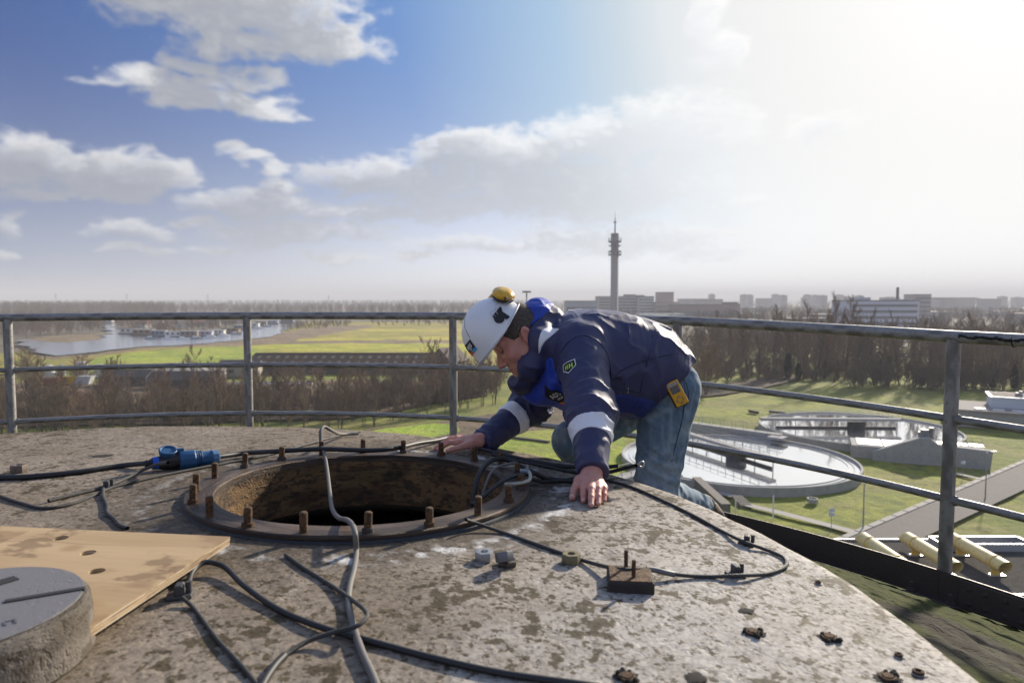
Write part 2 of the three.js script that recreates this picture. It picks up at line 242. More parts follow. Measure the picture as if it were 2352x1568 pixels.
{
  const rail = thing('railing', 'round steel tube railing with two lower bars along the roof edge', 'railing');
  const posts = [[-42.4, -.115], [-22.2, -.118], [-2.0, -.113], [18.1, -.111], [38.7, -.12], [57.2, -.156], [76.5, -.172], [96, -.165]];
  for (let a = 116; a < 310; a += 20.2) posts.push([a, -.14]);
  const P = (deg, h, r = RAIL_R) => V(AX + r * sin(R(deg)), h, AD + r * cos(R(deg)));
  const DROP = [0, .349, .697], TUBE = [.0262, .0172, .0172];
  const uvLen = (g, L, c) => { const uv = g.attributes.uv; for (let i = 0; i < uv.count; i++) uv.setXY(i, uv.getX(i) * L * 2.2, uv.getY(i) * c); return g; };
  posts.forEach(([a, h], i) => {
    const foot = P(a, FOOT_H + .012), top = P(a, h - .012);
    const post = mesh('post', uvLen(rod(foot, top, .0275, 20), .3, 2.4), steel, rail);
    for (const k of [1, 2]) { const c = P(a, h - DROP[k]); mesh('weld_collar', new THREE.TorusGeometry(.0185, .0045, 6, 16).rotateY(R(-a)).translate(c.x, c.y, c.z).translate(cos(R(a)) * .029, 0, sin(R(a)) * .029), steel, post); }
    const n = new THREE.Group(); n.name = 'foot'; n.position.copy(P(a, FOOT_H)); n.rotation.y = R(-a); rail.add(n);
    mesh('base_plate', rbox(.21, .014, .19, .003).rotateX(-.29).translate(0, .024, .055), darkSteel, n);
    for (const [sx, sz] of [[-.078, .115], [.078, .115], [-.078, .0], [.078, .0]]) mesh('bolt', join([cyl(.017, .017, .016, 6, sx, .012 + .30 * sz, sz), cyl(.009, .009, .048, 10, sx, .012 + .30 * sz, sz)]), darkSteel, n);
    const [b, hb] = posts[(i + 1) % posts.length], a2 = b < a ? b + 360 : b, span = a2 - a;
    for (let k = 0; k < 3; k++) {
      const pts = []; for (let s = 0; s <= 12; s++) pts.push(P(a + span * s / 12, lerp(h, hb, s / 12) - DROP[k]));
      const c = new THREE.CatmullRomCurve3(pts); mesh(k ? 'middle_bar' : 'top_rail', uvLen(new THREE.TubeGeometry(c, 28, TUBE[k], 16, false), 1.5, 1), steel, rail);
    }
    // toe board: a bent flat bar inside the posts
    const L = 16, p = [], ix = [], r0 = RAIL_R - .036, r1 = RAIL_R - .044, ht = (s) => h * .25 + hb * 0 - 1.112;
    for (let s = 0; s <= L; s++) { const q = a + span * (s / L) * .998, top0 = -1.156, bot = -1.288; for (const [r, hh] of [[r1, bot], [r1, top0], [r0, top0], [r0, bot]]) { const v = P(q, hh, r); p.push(v.x, v.y, v.z); } }
    for (let s = 0; s < L; s++) for (let k = 0; k < 4; k++) { const A = s * 4 + k, B = s * 4 + (k + 1) % 4, C = A + 4, D = B + 4; ix.push(A, C, B, B, C, D); }
    const g = new THREE.BufferGeometry(); g.setAttribute('position', new THREE.Float32BufferAttribute(p, 3)); g.setAttribute('uv', new THREE.Float32BufferAttribute(p.flatMap((_, j) => j % 3 ? [] : [p[j] * 2, p[j + 1] * 2 + p[j + 2]]), 2)); g.setIndex(ix);
    mesh('toe_board', toCreasedNormals(g, .5), darkSteel, rail);
    const sp = new THREE.Group(); sp.name = 'splice_plate'; sp.position.copy(P(a + 2.9, -1.222, RAIL_R - .052)); sp.rotation.y = R(-a - 2.9); rail.add(sp);
    mesh('plate', rbox(.26, .118, .008, .003), darkSteel, sp);
    for (const bx of [-.09, -.03, .04, .10]) for (const by of [-.03, .03]) mesh('bolt_head', new THREE.SphereGeometry(.011, 10, 6, 0, 2 * PI, 0, PI / 2).rotateX(PI / 2).scale(1, 1, .7).translate(bx, by, .004), darkSteel, sp);
  });
  // the black, lumpy repair weld where two lengths of hand rail meet
  const w = []; for (let s = 0; s <= 40; s++) { const a = lerp(57.6, 62.6, s / 40), j = (n2(s * .45, 3) - .5) * .011; w.push(P(a, -.158 - (a - 57) * .0006 + .004 + j, RAIL_R - .0255)); }
  const wg = new THREE.TubeGeometry(new THREE.CatmullRomCurve3(w), 120, .0055, 8, false), wp = wg.attributes.position;
  for (let i = 0; i < wp.count; i++) { const q = 1 + .0 * i; wp.setXYZ(i, wp.getX(i) + (n3(wp.getX(i) * 160, wp.getY(i) * 160, wp.getZ(i) * 160) - .5) * .007, wp.getY(i) + (n3(wp.getX(i) * 120 + 9, wp.getY(i) * 160, wp.getZ(i) * 160) - .5) * .008 * q, wp.getZ(i)); }
  wg.computeVertexNormals(); const wm = mesh('repair_weld', wg, weld, rail); wm.userData.label = 'black lumpy weld on the hand rail';
  const ring = mesh('tube_joint', new THREE.TorusGeometry(.0258, .0022, 6, 28).rotateY(PI / 2 - R(60.2)).translate(...P(60.2, -.1615).toArray()), weld, rail);
  ring.rotation.set(0, 0, 0);
}

// --- manhole
const bareRust = std([1, 1, 1], .62, { map: rep(rustMap, 3), metalness: .35, bumpMap: rep(gritBump, 3), bumpScale: .002 });
bareRust.color.setRGB(1.15, 1.15, 1.2);
const flangeMap = colorTex(512, (u, v) => { const a = tfbm(u, v, 6, 5), b = tfbm(u, v, 20, 4), s = tfbm(u, v * .25, 12, 4); let c = mix3([.048, .03, .02], [.125, .085, .06], sstep(.36, .66, a * .5 + s * .5)); c = mix3(c, [.20, .155, .12], sstep(.56, .70, b) * .5); return mix3(c, [.03, .022, .018], sstep(.60, .7, tfbm(u + .4, v, 9, 4)) * .6); });
const flangeMat = std([1, 1, 1], .58, { map: flangeMap, metalness: .35, bumpMap: rep(gritBump, 3), bumpScale: .0022 });
const neckMap = colorTex(512, (u, v) => { const a = tfbm(u, v, 8, 5), b = tfbm(u, v * .5, 24, 4), d = tfbm(u + .2, v, 40, 3); let c = mix3([.085, .046, .019], [.20, .112, .044], sstep(.32, .66, a)); c = mix3(c, [.035, .024, .014], sstep(.55, .66, b) * .7); c = mix3(c, [.19, .12, .045], sstep(.6, .7, tfbm(u + .7, v, 12, 4)) * .5); return mix3(c, [.02, .015, .01], sstep(.64, .68, d) * .7); });
const neckMat = std([1, 1, 1], .85, { map: rep(neckMap, 3, 1), bumpMap: rep(gritBump, 6, 1), bumpScale: .005 });
const boreConcrete = std([.16, .14, .11], .95, { bumpMap: rep(gritBump, 4), bumpScale: .02 });
const hole = thing('manhole', 'open round manhole with a rusty bolted flange in the concrete roof', 'manhole');
{
  hole.position.copy(V(HOLE.x, HOLE.top, HOLE.d));
  hole.quaternion.setFromUnitVectors(new THREE.Vector3(0, 1, 0), new THREE.Vector3(-HOLE.tx, 1, HOLE.td).normalize());
  const lathe = (pts, n = 128) => new THREE.LatheGeometry(pts.map(([r, y]) => new THREE.Vector2(r, y)), n);
  mesh('flange', toCreasedNormals(lathe([[.414, -.022], [.414, -.003], [.417, 0], [.488, 0], [.492, -.003], [.492, -.011], [.489, -.013]]), .6), flangeMat, hole);
  mesh('gasket', toCreasedNormals(lathe([[.480, -.013], [.494, -.0135], [.497, -.016], [.499, -.030], [.50, -.06]]), .7), std([.045, .052, .06], .7, { bumpMap: rep(gritBump, 3), bumpScale: .002 }), hole);
  mesh('neck', toCreasedNormals(lathe([[.418, -.185], [.4135, -.18], [.4135, -.022]]), .6), neckMat, hole);
  mesh('well', lathe([[.001, -2.6], [1.3, -2.6], [1.3, -.26], [.45, -.22], [.418, -.185]], 64), boreConcrete, hole);
  // crust on the sludge below
  const c = new THREE.PlaneGeometry(2.4, 2.4, 150, 150).rotateX(-PI / 2), p = c.attributes.position;
  for (let i = 0; i < p.count; i++) { const x = p.getX(i), z = p.getZ(i); p.setY(i, -1.05 + .09 * fbm2(x * 9, z * 9, 4) + .09 * pow(n2(x * 34, z * 34), 2) + .04 * n2(x * 70, z * 70)); }
  c.computeVertexNormals();
  const crust = mesh('sludge_crust', c, std([1, 1, 1], .9, { map: rep(colorTex(256, (u, v) => mix3([.035, .032, .022], [.11, .115, .055], sstep(.5, .75, tfbm(u, v, 16, 5)))), 2) }), hole); crust.userData.kind = 'stuff';
  const prof = [[0, .0475], [.0070, .0475], [.0088, .0455]]; for (let y = .044; y > -.004; y -= .0026) prof.push([.0098, y], [.0088, y - .0013]);
  const studGeo = new THREE.LatheGeometry(prof.reverse().map(([r, y]) => new THREE.Vector2(max(r, .0001), y)), 14), nutGeo = cyl(.0148, .0148, .010, 6, 0, 0, 0), r = rng(5);
  for (let k = 0; k < 20; k++) {
    const a = R(-5.05 + 18 * k), s = mesh('stud', studGeo, rust, hole); s.position.set(HOLE.R * sin(a), 0, HOLE.R * cos(a)); s.rotation.set((r() - .5) * .07, r() * 6, (r() - .5) * .07); s.scale.y = .92 + .14 * r();
    if (k % 3 || k === 9) { const n = mesh('seized_nut', nutGeo, r() > .5 ? darkSteel : rust, s); n.rotation.y = r() * 3; }
  }
}

// --- loose and fixed things on the roof
const cableBlack = std([.018, .018, .02], .55), cableGrey = std([.15, .138, .126], .65), zincWire = std([.062, .062, .060], .6, { metalness: .25, bumpMap: rep(gritBump, 1, 8), bumpScale: .001 }), zinc = std([.16, .165, .165], .5, { metalness: .7, map: null });
const lay = (list, r, lift = r) => list.map(([x, y, up = 0]) => onLid(x, y, lift + up));
const wire = (name, label, list, r, mat, cat = 'cable', group) => tag(mesh(name, tube(lay(list, r), r, 10, 10), mat), label, cat, group);
const hex = (af, h) => { const s = new THREE.Shape(), k = af / sqrt(3); for (let i = 0; i < 6; i++) s[i ? 'lineTo' : 'moveTo'](k * cos(i * PI / 3), k * sin(i * PI / 3)); const o = new THREE.Path(); o.absarc(0, 0, af * .32, 0, 2 * PI, true); s.holes.push(o); return new THREE.ExtrudeGeometry(s, { depth: h - .004, bevelEnabled: true, bevelSize: .002, bevelThickness: .002, bevelSegments: 2, curveSegments: 20 }).rotateX(-PI / 2).translate(0, .002, 0); };
function nut(px, py, label, af = .031, h = .022, turn = .3, mat = zinc, tilt = [0, 0], lift = 0) { const m = mesh('hex_nut', toCreasedNormals(hex(af, h), .5), mat); m.position.copy(onLid(px, py, lift)); m.rotation.set(tilt[0], turn, tilt[1]); return tag(m, label, 'nut', 'loose nuts lying on the roof'); }
const greyNut = std([.36, .37, .38], .42, { metalness: .6, bumpMap: rep(gritBump, 2), bumpScale: .001 }), mossyNut = std([.20, .17, .10], .8, { metalness: .2 });
nut(1112, 1287, 'pale steel hex nut standing beside a leaning nut', .031, .021, .2, greyNut);
nut(1165, 1298, 'steel hex nut lying flat under a leaning nut', .034, .012, .5, darkSteel);
nut(1160, 1290, 'dark hex nut leaning on the edge of another nut', .030, .021, .9, std([.16, .16, .17], .45, { metalness: .6 }), [-.55, .25], .017);
nut(1312, 1292, 'brownish hex nut under the lightning wire', .032, .021, .1, mossyNut);
nut(42, 1085, 'brown hex nut beside the black power cable', .036, .026, .5, std([.15, .12, .10], .7, { metalness: .3 }));

// square bearing plate with two threaded rods
{
  const c = onLid(1447, 1343), t = thing('anchor_plate', 'rusty square plate with two threaded rods under the lightning wire', 'plate', null, c.toArray(), -.10);
  const blk = mesh('block', rbox(.090, .024, .086, .004, 0, .010, 0), std([.06, .05, .042], .75, { bumpMap: rep(gritBump, 2), bumpScale: .004 }), t);
  mesh('top_skin', rbox(.083, .003, .079, .0012, 0, .0225, 0), std([1, 1, 1], .8, { map: rep(rustMap, 1.3), bumpMap: rep(gritBump, 1), bumpScale: .003 }), t);
  for (const [x, z, h] of [[.006, .018, .036], [-.006, -.03, .038]]) { const prof = []; for (let y = 0; y < h; y += .0016) prof.push(new THREE.Vector2(.0044, y), new THREE.Vector2(.0038, y + .0008)); prof.push(new THREE.Vector2(.0002, h)); mesh('threaded_rod', new THREE.LatheGeometry(prof, 10).translate(x, .022, z), rust, t); }
}
// old bolts and pits in the concrete; near-black raised patches paint the pit shade
const pitMat = std([.022, .019, .016], .95);
[[1715, 1404, .014, 0], [1730, 1454, .017, 1], [1905, 1466, .017, 1], [2065, 1508, .009, 2], [1440, 1558, .018, 1], [2040, 1558, .02, 1], [1600, 1558, .016, 0], [2110, 1548, .012, 2], [235, 1047, .03, 0], [1880, 1340, .008, 2], [905, 1322, .016, 3]].forEach(([x, y, r, k]) => {
  if (k === 3) return;
  const c = onLid(x, y), t = thing('anchor_hole', ['dark patch painted as the shade of a shallow spalled hole', 'rusted anchor bolt on a dark patch painted as a shaded hole', 'small rusted fixing ring in the concrete'][k], 'anchor', 'old fixings in the concrete', c.toArray());
  const n = 22, s = new THREE.BufferGeometry(), p = [0, .0015, 0], ix = []; const q = rng(floor(x * 3 + y));
  const w = []; for (let i = 0; i < n; i++) w.push(.72 + .5 * q()); for (let ring = 1; ring <= 2; ring++) for (let i = 0; i < n; i++) { const a = i / n * 2 * PI, rr = r * (ring === 1 ? .6 : w[i] * 1.15); p.push(cos(a) * rr, ring === 1 ? .0026 : .0012, sin(a) * rr * .8); }
  for (let i = 0; i < n; i++) { const j = (i + 1) % n; ix.push(0, 1 + j, 1 + i, 1 + i, 1 + j, 1 + n + i, 1 + n + i, 1 + j, 1 + n + j); }
  s.setAttribute('position', new THREE.Float32BufferAttribute(p, 3)); s.setIndex(ix); s.computeVertexNormals(); mesh('pit_patch', s, k === 2 ? std([.30, .27, .23], .7) : pitMat, t);
  if (k === 1) { mesh('bolt', join([cyl(.0085, .008, .006, 12), new THREE.TorusGeometry(.011, .003, 8, 18).rotateX(PI / 2).translate(0, .002, 0)]), rust, t); const rr = rng(floor(x)); for (let i = 0; i < 9; i++) { const a = rr() * 6.28, d = r * (.6 + .5 * rr()); mesh('crumb', new THREE.IcosahedronGeometry(.0026 + .003 * rr(), 0).translate(cos(a) * d, .003, sin(a) * d), pitMat, t); } }
  if (k === 2) mesh('ring', new THREE.TorusGeometry(r * .55, r * .22, 8, 20).rotateX(PI / 2).translate(0, .004, 0), rust, t);
});

// plywood sheet, its veneers in the edge
const plyMap = colorTex(1024, (u, v) => { const x = u * 1.3, y = v * .55; const w = fbm2(x * 2.2, y * 5, 3); const g = sin((y * 22 + w * 9 + fbm2(x * 1.2, y * 3.1 + 4, 3) * 8)) * .5 + .5; const f = fbm2(x * 12, y * 150, 3); let c = mix3([.47, .375, .26], [.64, .535, .395], .55 * g + .45 * f); c = mix3(c, [.33, .235, .15], sstep(.50, .70, fbm2(x * 5 + 2, y * 9, 5, .6)) * .7); const k = hypot(((x * 3.1) % 1) - .5, ((y * 3.7) % 1) - .5); c = mix3(c, [.27, .15, .075], sstep(.10, .03, k) * .4); return mix3(c, [.20, .145, .095], max(sstep(.58, .68, fbm2(x * 9 + 7, y * 14, 5, .6)) * .65, sstep(.030, .012, abs(g - .5) * .2 + abs(w - .5) * .12) * .4)); });
{
  const A = onLid(527, 1232, .04), B = onLid(219, 1432, .04), Cn = onLid(0, 1204, .04); A.y -= .04; B.y -= .04; Cn.y -= .04;
  const ux = A.clone().sub(Cn).setY(0).normalize(), uz = new THREE.Vector3().crossVectors(ux, new THREE.Vector3(0, 1, 0));   // uz away from the camera side
  const t = thing('plywood_sheet', 'pale plywood sheet with drilled holes lying on the concrete roof', 'plywood');
  const L = 1.28, th = .003, o = A.clone(); o.y += .022;
  t.position.copy(o); t.quaternion.setFromRotationMatrix(new THREE.Matrix4().makeBasis(ux.clone().negate(), new THREE.Vector3(0, 1, 0), new THREE.Vector3().crossVectors(ux.clone().negate(), new THREE.Vector3(0, 1, 0))));
  const back = uz.dot(new THREE.Vector3(0, 0, -1)) > 0 ? 1 : -1;
  t.updateMatrixWorld(); const loc = t.worldToLocal(B.clone()), sg = Math.sign(loc.z), W = abs(loc.z) + .012;
  const holes = [[42, 1215], [137, 1233], [200, 1266], [220, 1310], [55, 1203]].map(([x, y]) => t.worldToLocal(onLid(x, y, .04))).filter((q) => q.x > .03 && q.x < L - .03 && q.z * sg > .03 && q.z * sg < W - .03);
  for (let k = 0; k < 6; k++) {
    const s = new THREE.Shape(), e = () => 0; s.moveTo(0, 0); s.lineTo(L, 0); s.lineTo(L, W); s.lineTo(0, W); s.closePath();
    for (const q of holes) { const h = new THREE.Path(); h.absarc(q.x, q.z * sg, .0145, 0, 2 * PI, true); s.holes.push(h); }
    const g = new THREE.ExtrudeGeometry(s, { depth: th - .0003, bevelEnabled: false, curveSegments: 20 }); g.rotateX(PI / 2); g.translate(0, th * (k + 1), 0); if (sg < 0) g.scale(1, 1, -1);
    const q = k * 1.7; g.translate((n2(q, 1) - .5) * .003, 0, (n2(q, 5) - .5) * .003);
    if (sg < 0) { const ix = g.index; const pos = g.attributes.position; for (let i = 0; i < pos.count; i += 3) { for (const at of Object.values(g.attributes)) { const n = at.itemSize; for (let c = 0; c < n; c++) { const b = at.array[(i + 1) * n + c]; at.array[(i + 1) * n + c] = at.array[(i + 2) * n + c]; at.array[(i + 2) * n + c] = b; } } } g.computeVertexNormals(); }
    const uv = g.attributes.uv, p = g.attributes.position; for (let i = 0; i < uv.count; i++) uv.setXY(i, p.getX(i) / 1.3 + k * .13, abs(p.getZ(i)) / .55 + p.getY(i) * 3);
    const m = k % 2 ? std([.80, .68, .52], .8, { map: plyMap }) : std([1, 1, 1], .72, { map: plyMap, bumpMap: rep(gritBump, 2), bumpScale: .0012 });
    mesh('veneer', g, m, t);
  }
}
// two battens keep the sheet off the roof
for (const [x, y, l] of [[330, 1300, 'short batten hidden under the plywood corner'], [120, 1290, 'short batten under the middle of the plywood']]) { const p = onLid(x, y), m = mesh('timber_batten', rbox(.06, .018, .2, .002), std([.3, .2, .12], .85)); m.position.set(p.x, p.y + .009, p.z); tag(m, l, 'batten'); }
// concrete foot for a lightning rod
{
  const c = V(-.822, lidH(-.822, .985), .985), t = thing('concrete_weight', 'round grey concrete foot with a slot across its top beside the plywood', 'weight', null, c.toArray(), .0);
  const body = std([1, 1, 1], .85, { map: rep(colorTex(512, (u, v) => { const a = tfbm(u, v, 8, 5), b = tfbm(u, v, 40, 3); let q = mix3([.10, .082, .062], [.17, .145, .118], sstep(.35, .65, a)); q = mix3(q, [.06, .042, .024], sstep(.55, .68, tfbm(u + .3, v, 14, 4)) * .7); const g = .85 + .3 * b; return q.map((x) => x * g); }), 2, 1), bumpMap: rep(gritBump, 5, 1), bumpScale: .005 });
  mesh('body', new THREE.LatheGeometry([[.0, 0], [.170, 0], [.1725, .004], [.171, .055], [.168, .078], [.160, .0865], [.0, .0865]].map(([r, y]) => new THREE.Vector2(r, y)), 72), body, t);
  const a = onLid(0, 1385, .088), b = onLid(202, 1354, .088), dir = Math.atan2(b.x - a.x, b.z - a.z), mid = t.worldToLocal(a.clone().lerp(b, .5)), len = a.distanceTo(b) * .92;
  const plastic = std([.17, .162, .165], .55, { bumpMap: rep(gritBump, 3), bumpScale: .001 });
  mesh('cap', new THREE.LatheGeometry([[.0, .0865], [.158, .0865], [.160, .088], [.158, .0905], [.0, .0905]].map(([r, y]) => new THREE.Vector2(r, y)), 72), plastic, t);
  mesh('slot', rbox(.012, .004, len, .001).rotateY(dir).translate(mid.x, .0905, mid.z), std([.025, .025, .027], .8), t);  // near-black bars laid on the cap paint the shade in slot and notch
  const e = t.worldToLocal(onLid(-4, 1337, .09)); mesh('notch', rbox(.022, .004, .05, .001).rotateY(dir + .5).translate(e.x, .0905, e.z), std([.025, .025, .027], .8), t);
  const m = t.worldToLocal(onLid(22, 1432, .09)), mm = std([.11, .11, .115], .6); mesh('moulded_mark', join([box(.014, .002, .003, 0, 0, -.006), box(.003, .002, .012, .006, 0, 0), box(.014, .002, .003, 0, 0, .006)]).rotateY(dir + .2).translate(m.x, .0908, m.z), mm, t);
}
// blue power connector between two black cables
{
  const a = onLid(332, 1066, .026), b = onLid(503, 1048, .026), ax = b.clone().sub(a), L = ax.length(); ax.normalize();
  const t = thing('power_connector', 'blue and black industrial plug and socket joining two cables', 'connector'); t.position.copy(a);
  t.quaternion.setFromUnitVectors(new THREE.Vector3(1, 0, 0), ax);
  const blue = phys([.016, .085, .20], .5), bright = phys([.012, .09, .48], .45), black = std([.012, .012, .014], .5), pale = phys([.09, .19, .33], .5);
  const turned = (pts, n = 28) => toCreasedNormals(new THREE.LatheGeometry(pts.map(([x, r]) => new THREE.Vector2(r, x * L)), n).rotateZ(-PI / 2), .5);
  mesh('cable_gland', turned([[0, .006], [0, .012], [.03, .0135], [.035, .0115], [.05, .0115], [.055, .0145], [.085, .0155], [.09, .0125], [.1, .0125]]), black, t);
  mesh('blue_band', turned([[.09, .017], [.092, .0195], [.17, .0215], [.172, .018]]), bright, t);
  mesh('socket_body', turned([[.165, .018], [.168, .0215], [.30, .025], [.44, .0275], [.46, .024]]), black, t);
  const face = mesh('socket_collar', turned([[.44, .022], [.44, .030], [.46, .0315], [.64, .0315], [.66, .029], [.66, .02]]), blue, t);
  mesh('hinged_lid', join([new THREE.CylinderGeometry(.026, .026, .012, 28).rotateX(.35).translate(L * .30, .031, -.006), box(.03, .012, .014, L * .44, .034, -.004), new THREE.TorusGeometry(.0245, .004, 8, 24).rotateX(PI / 2 + .35).translate(L * .30, .037, -.004)]), blue, t);
  const plug = mesh('plug_body', turned([[.65, .02], [.65, .0265], [.68, .0275], [.72, .024], [.86, .0225], [.88, .0245], [.90, .0245], [.90, .018]]), blue, t);
  mesh('ribs', join([.68, .71, .74].map((x) => new THREE.TorusGeometry(.0262, .0016, 6, 24).rotateY(PI / 2).translate(L * x, 0, 0))), blue, plug);
  mesh('plug_nut', turned([[.895, .01], [.895, .0245], [.985, .0225], [1, .014], [1, .006]], 10), pale, t);
}
wire('power_cable', 'black cable running from the blue connector to the board edge', [[-40, 1099], [0, 1097], [60, 1095], [120, 1090], [200, 1081], [280, 1069], [336, 1064, .012]], .0085, cableBlack);
wire('power_cable', 'black cable leaving the blue connector towards the manhole studs', [[500, 1049, .014], [560, 1041, .006], [640, 1036, .03], [735, 1031, .034], [850, 1034, .032], [905, 1030, .03], [960, 1018, .014], [1000, 1012, .004], [1030, 1005]], .0085, cableBlack);
// grey flexible cable down into and out of the manhole
{
  const F = (px, py, d) => at(px, py, d);
  const p = [onLid(822, 996, .01), onLid(792, 997, .014), at(758, 987, 2.50), at(744, 980, 2.47), at(736, 990, 2.44), at(737, 1018, 2.42), at(745, 1045, 2.36), at(751, 1080, 2.26), at(757, 1130, 2.05), at(764, 1172, 1.80), at(779, 1190, 1.66), at(798, 1195, 1.575), at(810, 1207, 1.52), at(816, 1230, 1.465), ...[[818, 1262], [812, 1310], [803, 1345], [800, 1380], [812, 1440], [832, 1500], [855, 1550], [875, 1600]].map(([x, y]) => onLid(x, y, .0068))];
  tag(mesh('flexible_cable', tube(p, .0061, 12, 12), cableGrey), 'grey flexible cable looping out of the manhole over its flange', 'cable');
}
// lightning wire system
const clampGeo = () => join([rbox(.034, .006, .024, .002, 0, .003, 0), rbox(.012, .016, .02, .003, 0, .012, 0), cyl(.004, .004, .022, 8, .012, 0, 0)]);
function wireClamp(px, py, label, turn = 0, s = 1, tilt = 0) { const t = mesh('wire_clamp', clampGeo(), std([.07, .07, .072], .6, { metalness: .4 })); t.position.copy(onLid(px, py)); t.rotation.set(0, turn, tilt); t.scale.setScalar(s); return tag(t, label, 'clamp', 'clamps of the lightning wire'); }
wire('lightning_wire', 'grey lightning wire passing under the blue connector to the far rim', [[-30, 1131], [0, 1140], [50, 1156], [105, 1167], [160, 1158], [215, 1137], [255, 1120], [330, 1101], [430, 1080], [520, 1063], [610, 1046], [700, 1022], [770, 1003], [826, 991]], .0043, zincWire, 'wire');
wire('lightning_wire', 'frayed grey wire end standing up against the blue connector', [[110, 1150], [180, 1133], [240, 1118], [290, 1098], [330, 1078, .012], [362, 1066, .03], [385, 1062, .05]], .0052, zincWire, 'wire');
wire('lightning_wire', 'short crooked wire stub hanging from a cross joint', [[236, 1122, .006], [236, 1140], [245, 1162], [246, 1178], [262, 1192], [276, 1207], [292, 1213]], .0046, zincWire, 'wire');
wireClamp(243, 1122, 'grey cross clamp joining three lightning wires', .5, 1.2);
wire('lightning_wire', 'long grey wire looping from the flange past the anchor plate and back to the rim', [[1070, 1193, .03], [1090, 1200, .016], [1150, 1221], [1250, 1256], [1330, 1284], [1400, 1303, .012], [1440, 1308, .02], [1490, 1306, .016], [1560, 1320, .004], [1640, 1324], [1690, 1322, .006], [1760, 1318], [1795, 1307], [1808, 1295], [1800, 1280], [1765, 1264], [1715, 1246, .006], [1660, 1220], [1600, 1187], [1520, 1148], [1450, 1118], [1400, 1104], [1360, 1095]], .0043, zincWire, 'wire');
tag(mesh('heat_shrink_sleeve', tube(lay([[1485, 1306, .016], [1505, 1309, .013], [1530, 1315, .009], [1550, 1319, .005]], .0048), .0058, 10), zinc), 'grey crimp sleeve on the lightning wire beside the anchor plate', 'sleeve');
wireClamp(1690, 1322, 'dark saddle clamp on the loop of lightning wire', .2, 1.15); wireClamp(1716, 1249, 'dark saddle clamp under the upper run of lightning wire', -.4, 1.1);
wire('lightning_wire', 'thin wire running from the clamp beside the plywood', [[418, 1372, .008], [440, 1392], [500, 1470], [560, 1535], [600, 1585]], .0037, zincWire, 'wire');
wireClamp(412, 1372, 'dark clamp standing beside the plywood edge', .3, 1.3);
wire('black_cable', 'black cable arching out from under the plywood across the roof', [[430, 1345, .004], [445, 1308, .012], [470, 1291, .018], [505, 1297, .012], [560, 1345, .004], [640, 1400], [740, 1441, .002], [850, 1472], [1000, 1512], [1150, 1545], [1340, 1572], [1450, 1590]], .0054, cableBlack);
wire('loose_wire', 'loose stiff wire bent back in a hairpin loop', [[655, 1274], [700, 1306], [760, 1344], [815, 1382, .01], [838, 1402, .022], [842, 1418, .026], [820, 1437, .022], [770, 1451, .014], [712, 1470, .006], [660, 1500], [628, 1530], [600, 1575]], .0040, zincWire, 'wire');
tag(mesh('wire_sleeve', tube(lay([[652, 1506], [632, 1527], [612, 1555], [598, 1580]], .005), .0064, 10), cableBlack), 'black sleeve on the end of the hairpin wire', 'sleeve');
// cables at the right side of the manhole
wire('black_cable', 'black cable running from the flange behind the worker glove side along the rim', [[1100, 1030, .012], [1150, 1042, .006], [1230, 1060], [1300, 1071], [1370, 1074], [1420, 1070, .01]], .0072, cableBlack);
wire('black_cable', 'twisted black cable beside the upper rim run', [[1130, 1043, .008], [1190, 1058], [1260, 1072], [1320, 1084], [1370, 1090]], .006, cableBlack);
wire('earth_lead', 'black earthing lead with a ring lug on its raised end', [[1215, 1100, .02], [1260, 1106], [1330, 1098, .008], [1400, 1084, .03], [1440, 1074, .06], [1462, 1069, .075]], .0062, cableBlack);
{
  const p = onLid(1474, 1066, .08), t = tag(mesh('ring_lug', join([new THREE.TorusGeometry(.0085, .003, 8, 20), box(.022, .005, .002, -.018, 0, 0)]), std([.45, .45, .44], .35, { metalness: .8 })), 'small steel ring lug on the end of the earthing lead', 'lug'); t.position.copy(p); t.rotation.y = .2;
  const D = 2.02, q = (x, y, d) => at(x, y, d);
  const inside = (name, label, pts, r, m) => tag(mesh(name, tube(pts, r, 10, 10), m), label, 'cable');
  inside('black_cable', 'black cable hooked over the flange and hanging into the manhole', [q(1320, 1105, 2.15), onLid(1262, 1100, .012), onLid(1225, 1085, .045), q(1170, 1058, 2.2), q(1140, 1054, 2.16), q(1115, 1068, 2.1), q(1100, 1090, 2.05), q(1092, 1120, 2.02), q(1086, 1160, 2.0)], .0078, cableBlack);
  inside('grey_lead', 'thin pale lead hanging into the manhole beside the black cable', [q(1210, 1072, 2.12), q(1185, 1064, 2.14), q(1155, 1068, 2.12), q(1128, 1085, 2.05), q(1115, 1115, 2.02), q(1105, 1150, 2.0)], .004, cableGrey);
  inside('grey_lead', 'pale flat lead lying over the flange studs', [q(1110, 1072, 2.12), q(1145, 1072, 2.13), q(1190, 1071, 2.14), q(1212, 1077, 2.13)], .0045, std([.42, .40, .33], .6));
  inside('grey_lead', 'pale lead bent round a stud at the manhole', [q(1160, 1112, 1.98), q(1190, 1110, 1.96), q(1213, 1104, 1.97), q(1218, 1090, 2.03), q(1212, 1080, 2.07)], .0052, std([.42, .40, .33], .6));
  inside('black_cable', 'thin black cable slanting down into the manhole', [q(1222, 1090, 2.08), q(1185, 1092, 2.0), q(1150, 1108, 1.95), q(1110, 1140, 1.9), q(1085, 1160, 1.87)], .0058, cableBlack);
  tag(mesh('wire_clamp', join([rbox(.03, .014, .02, .004), cyl(.005, .005, .02, 8, .008, 0, 0)]), std([.30, .33, .36], .4, { metalness: .7 })), 'bright wire clamp on the cables at the manhole', 'clamp', 'clamps of the lightning wire').position.copy(q(1205, 1082, 2.06));
}
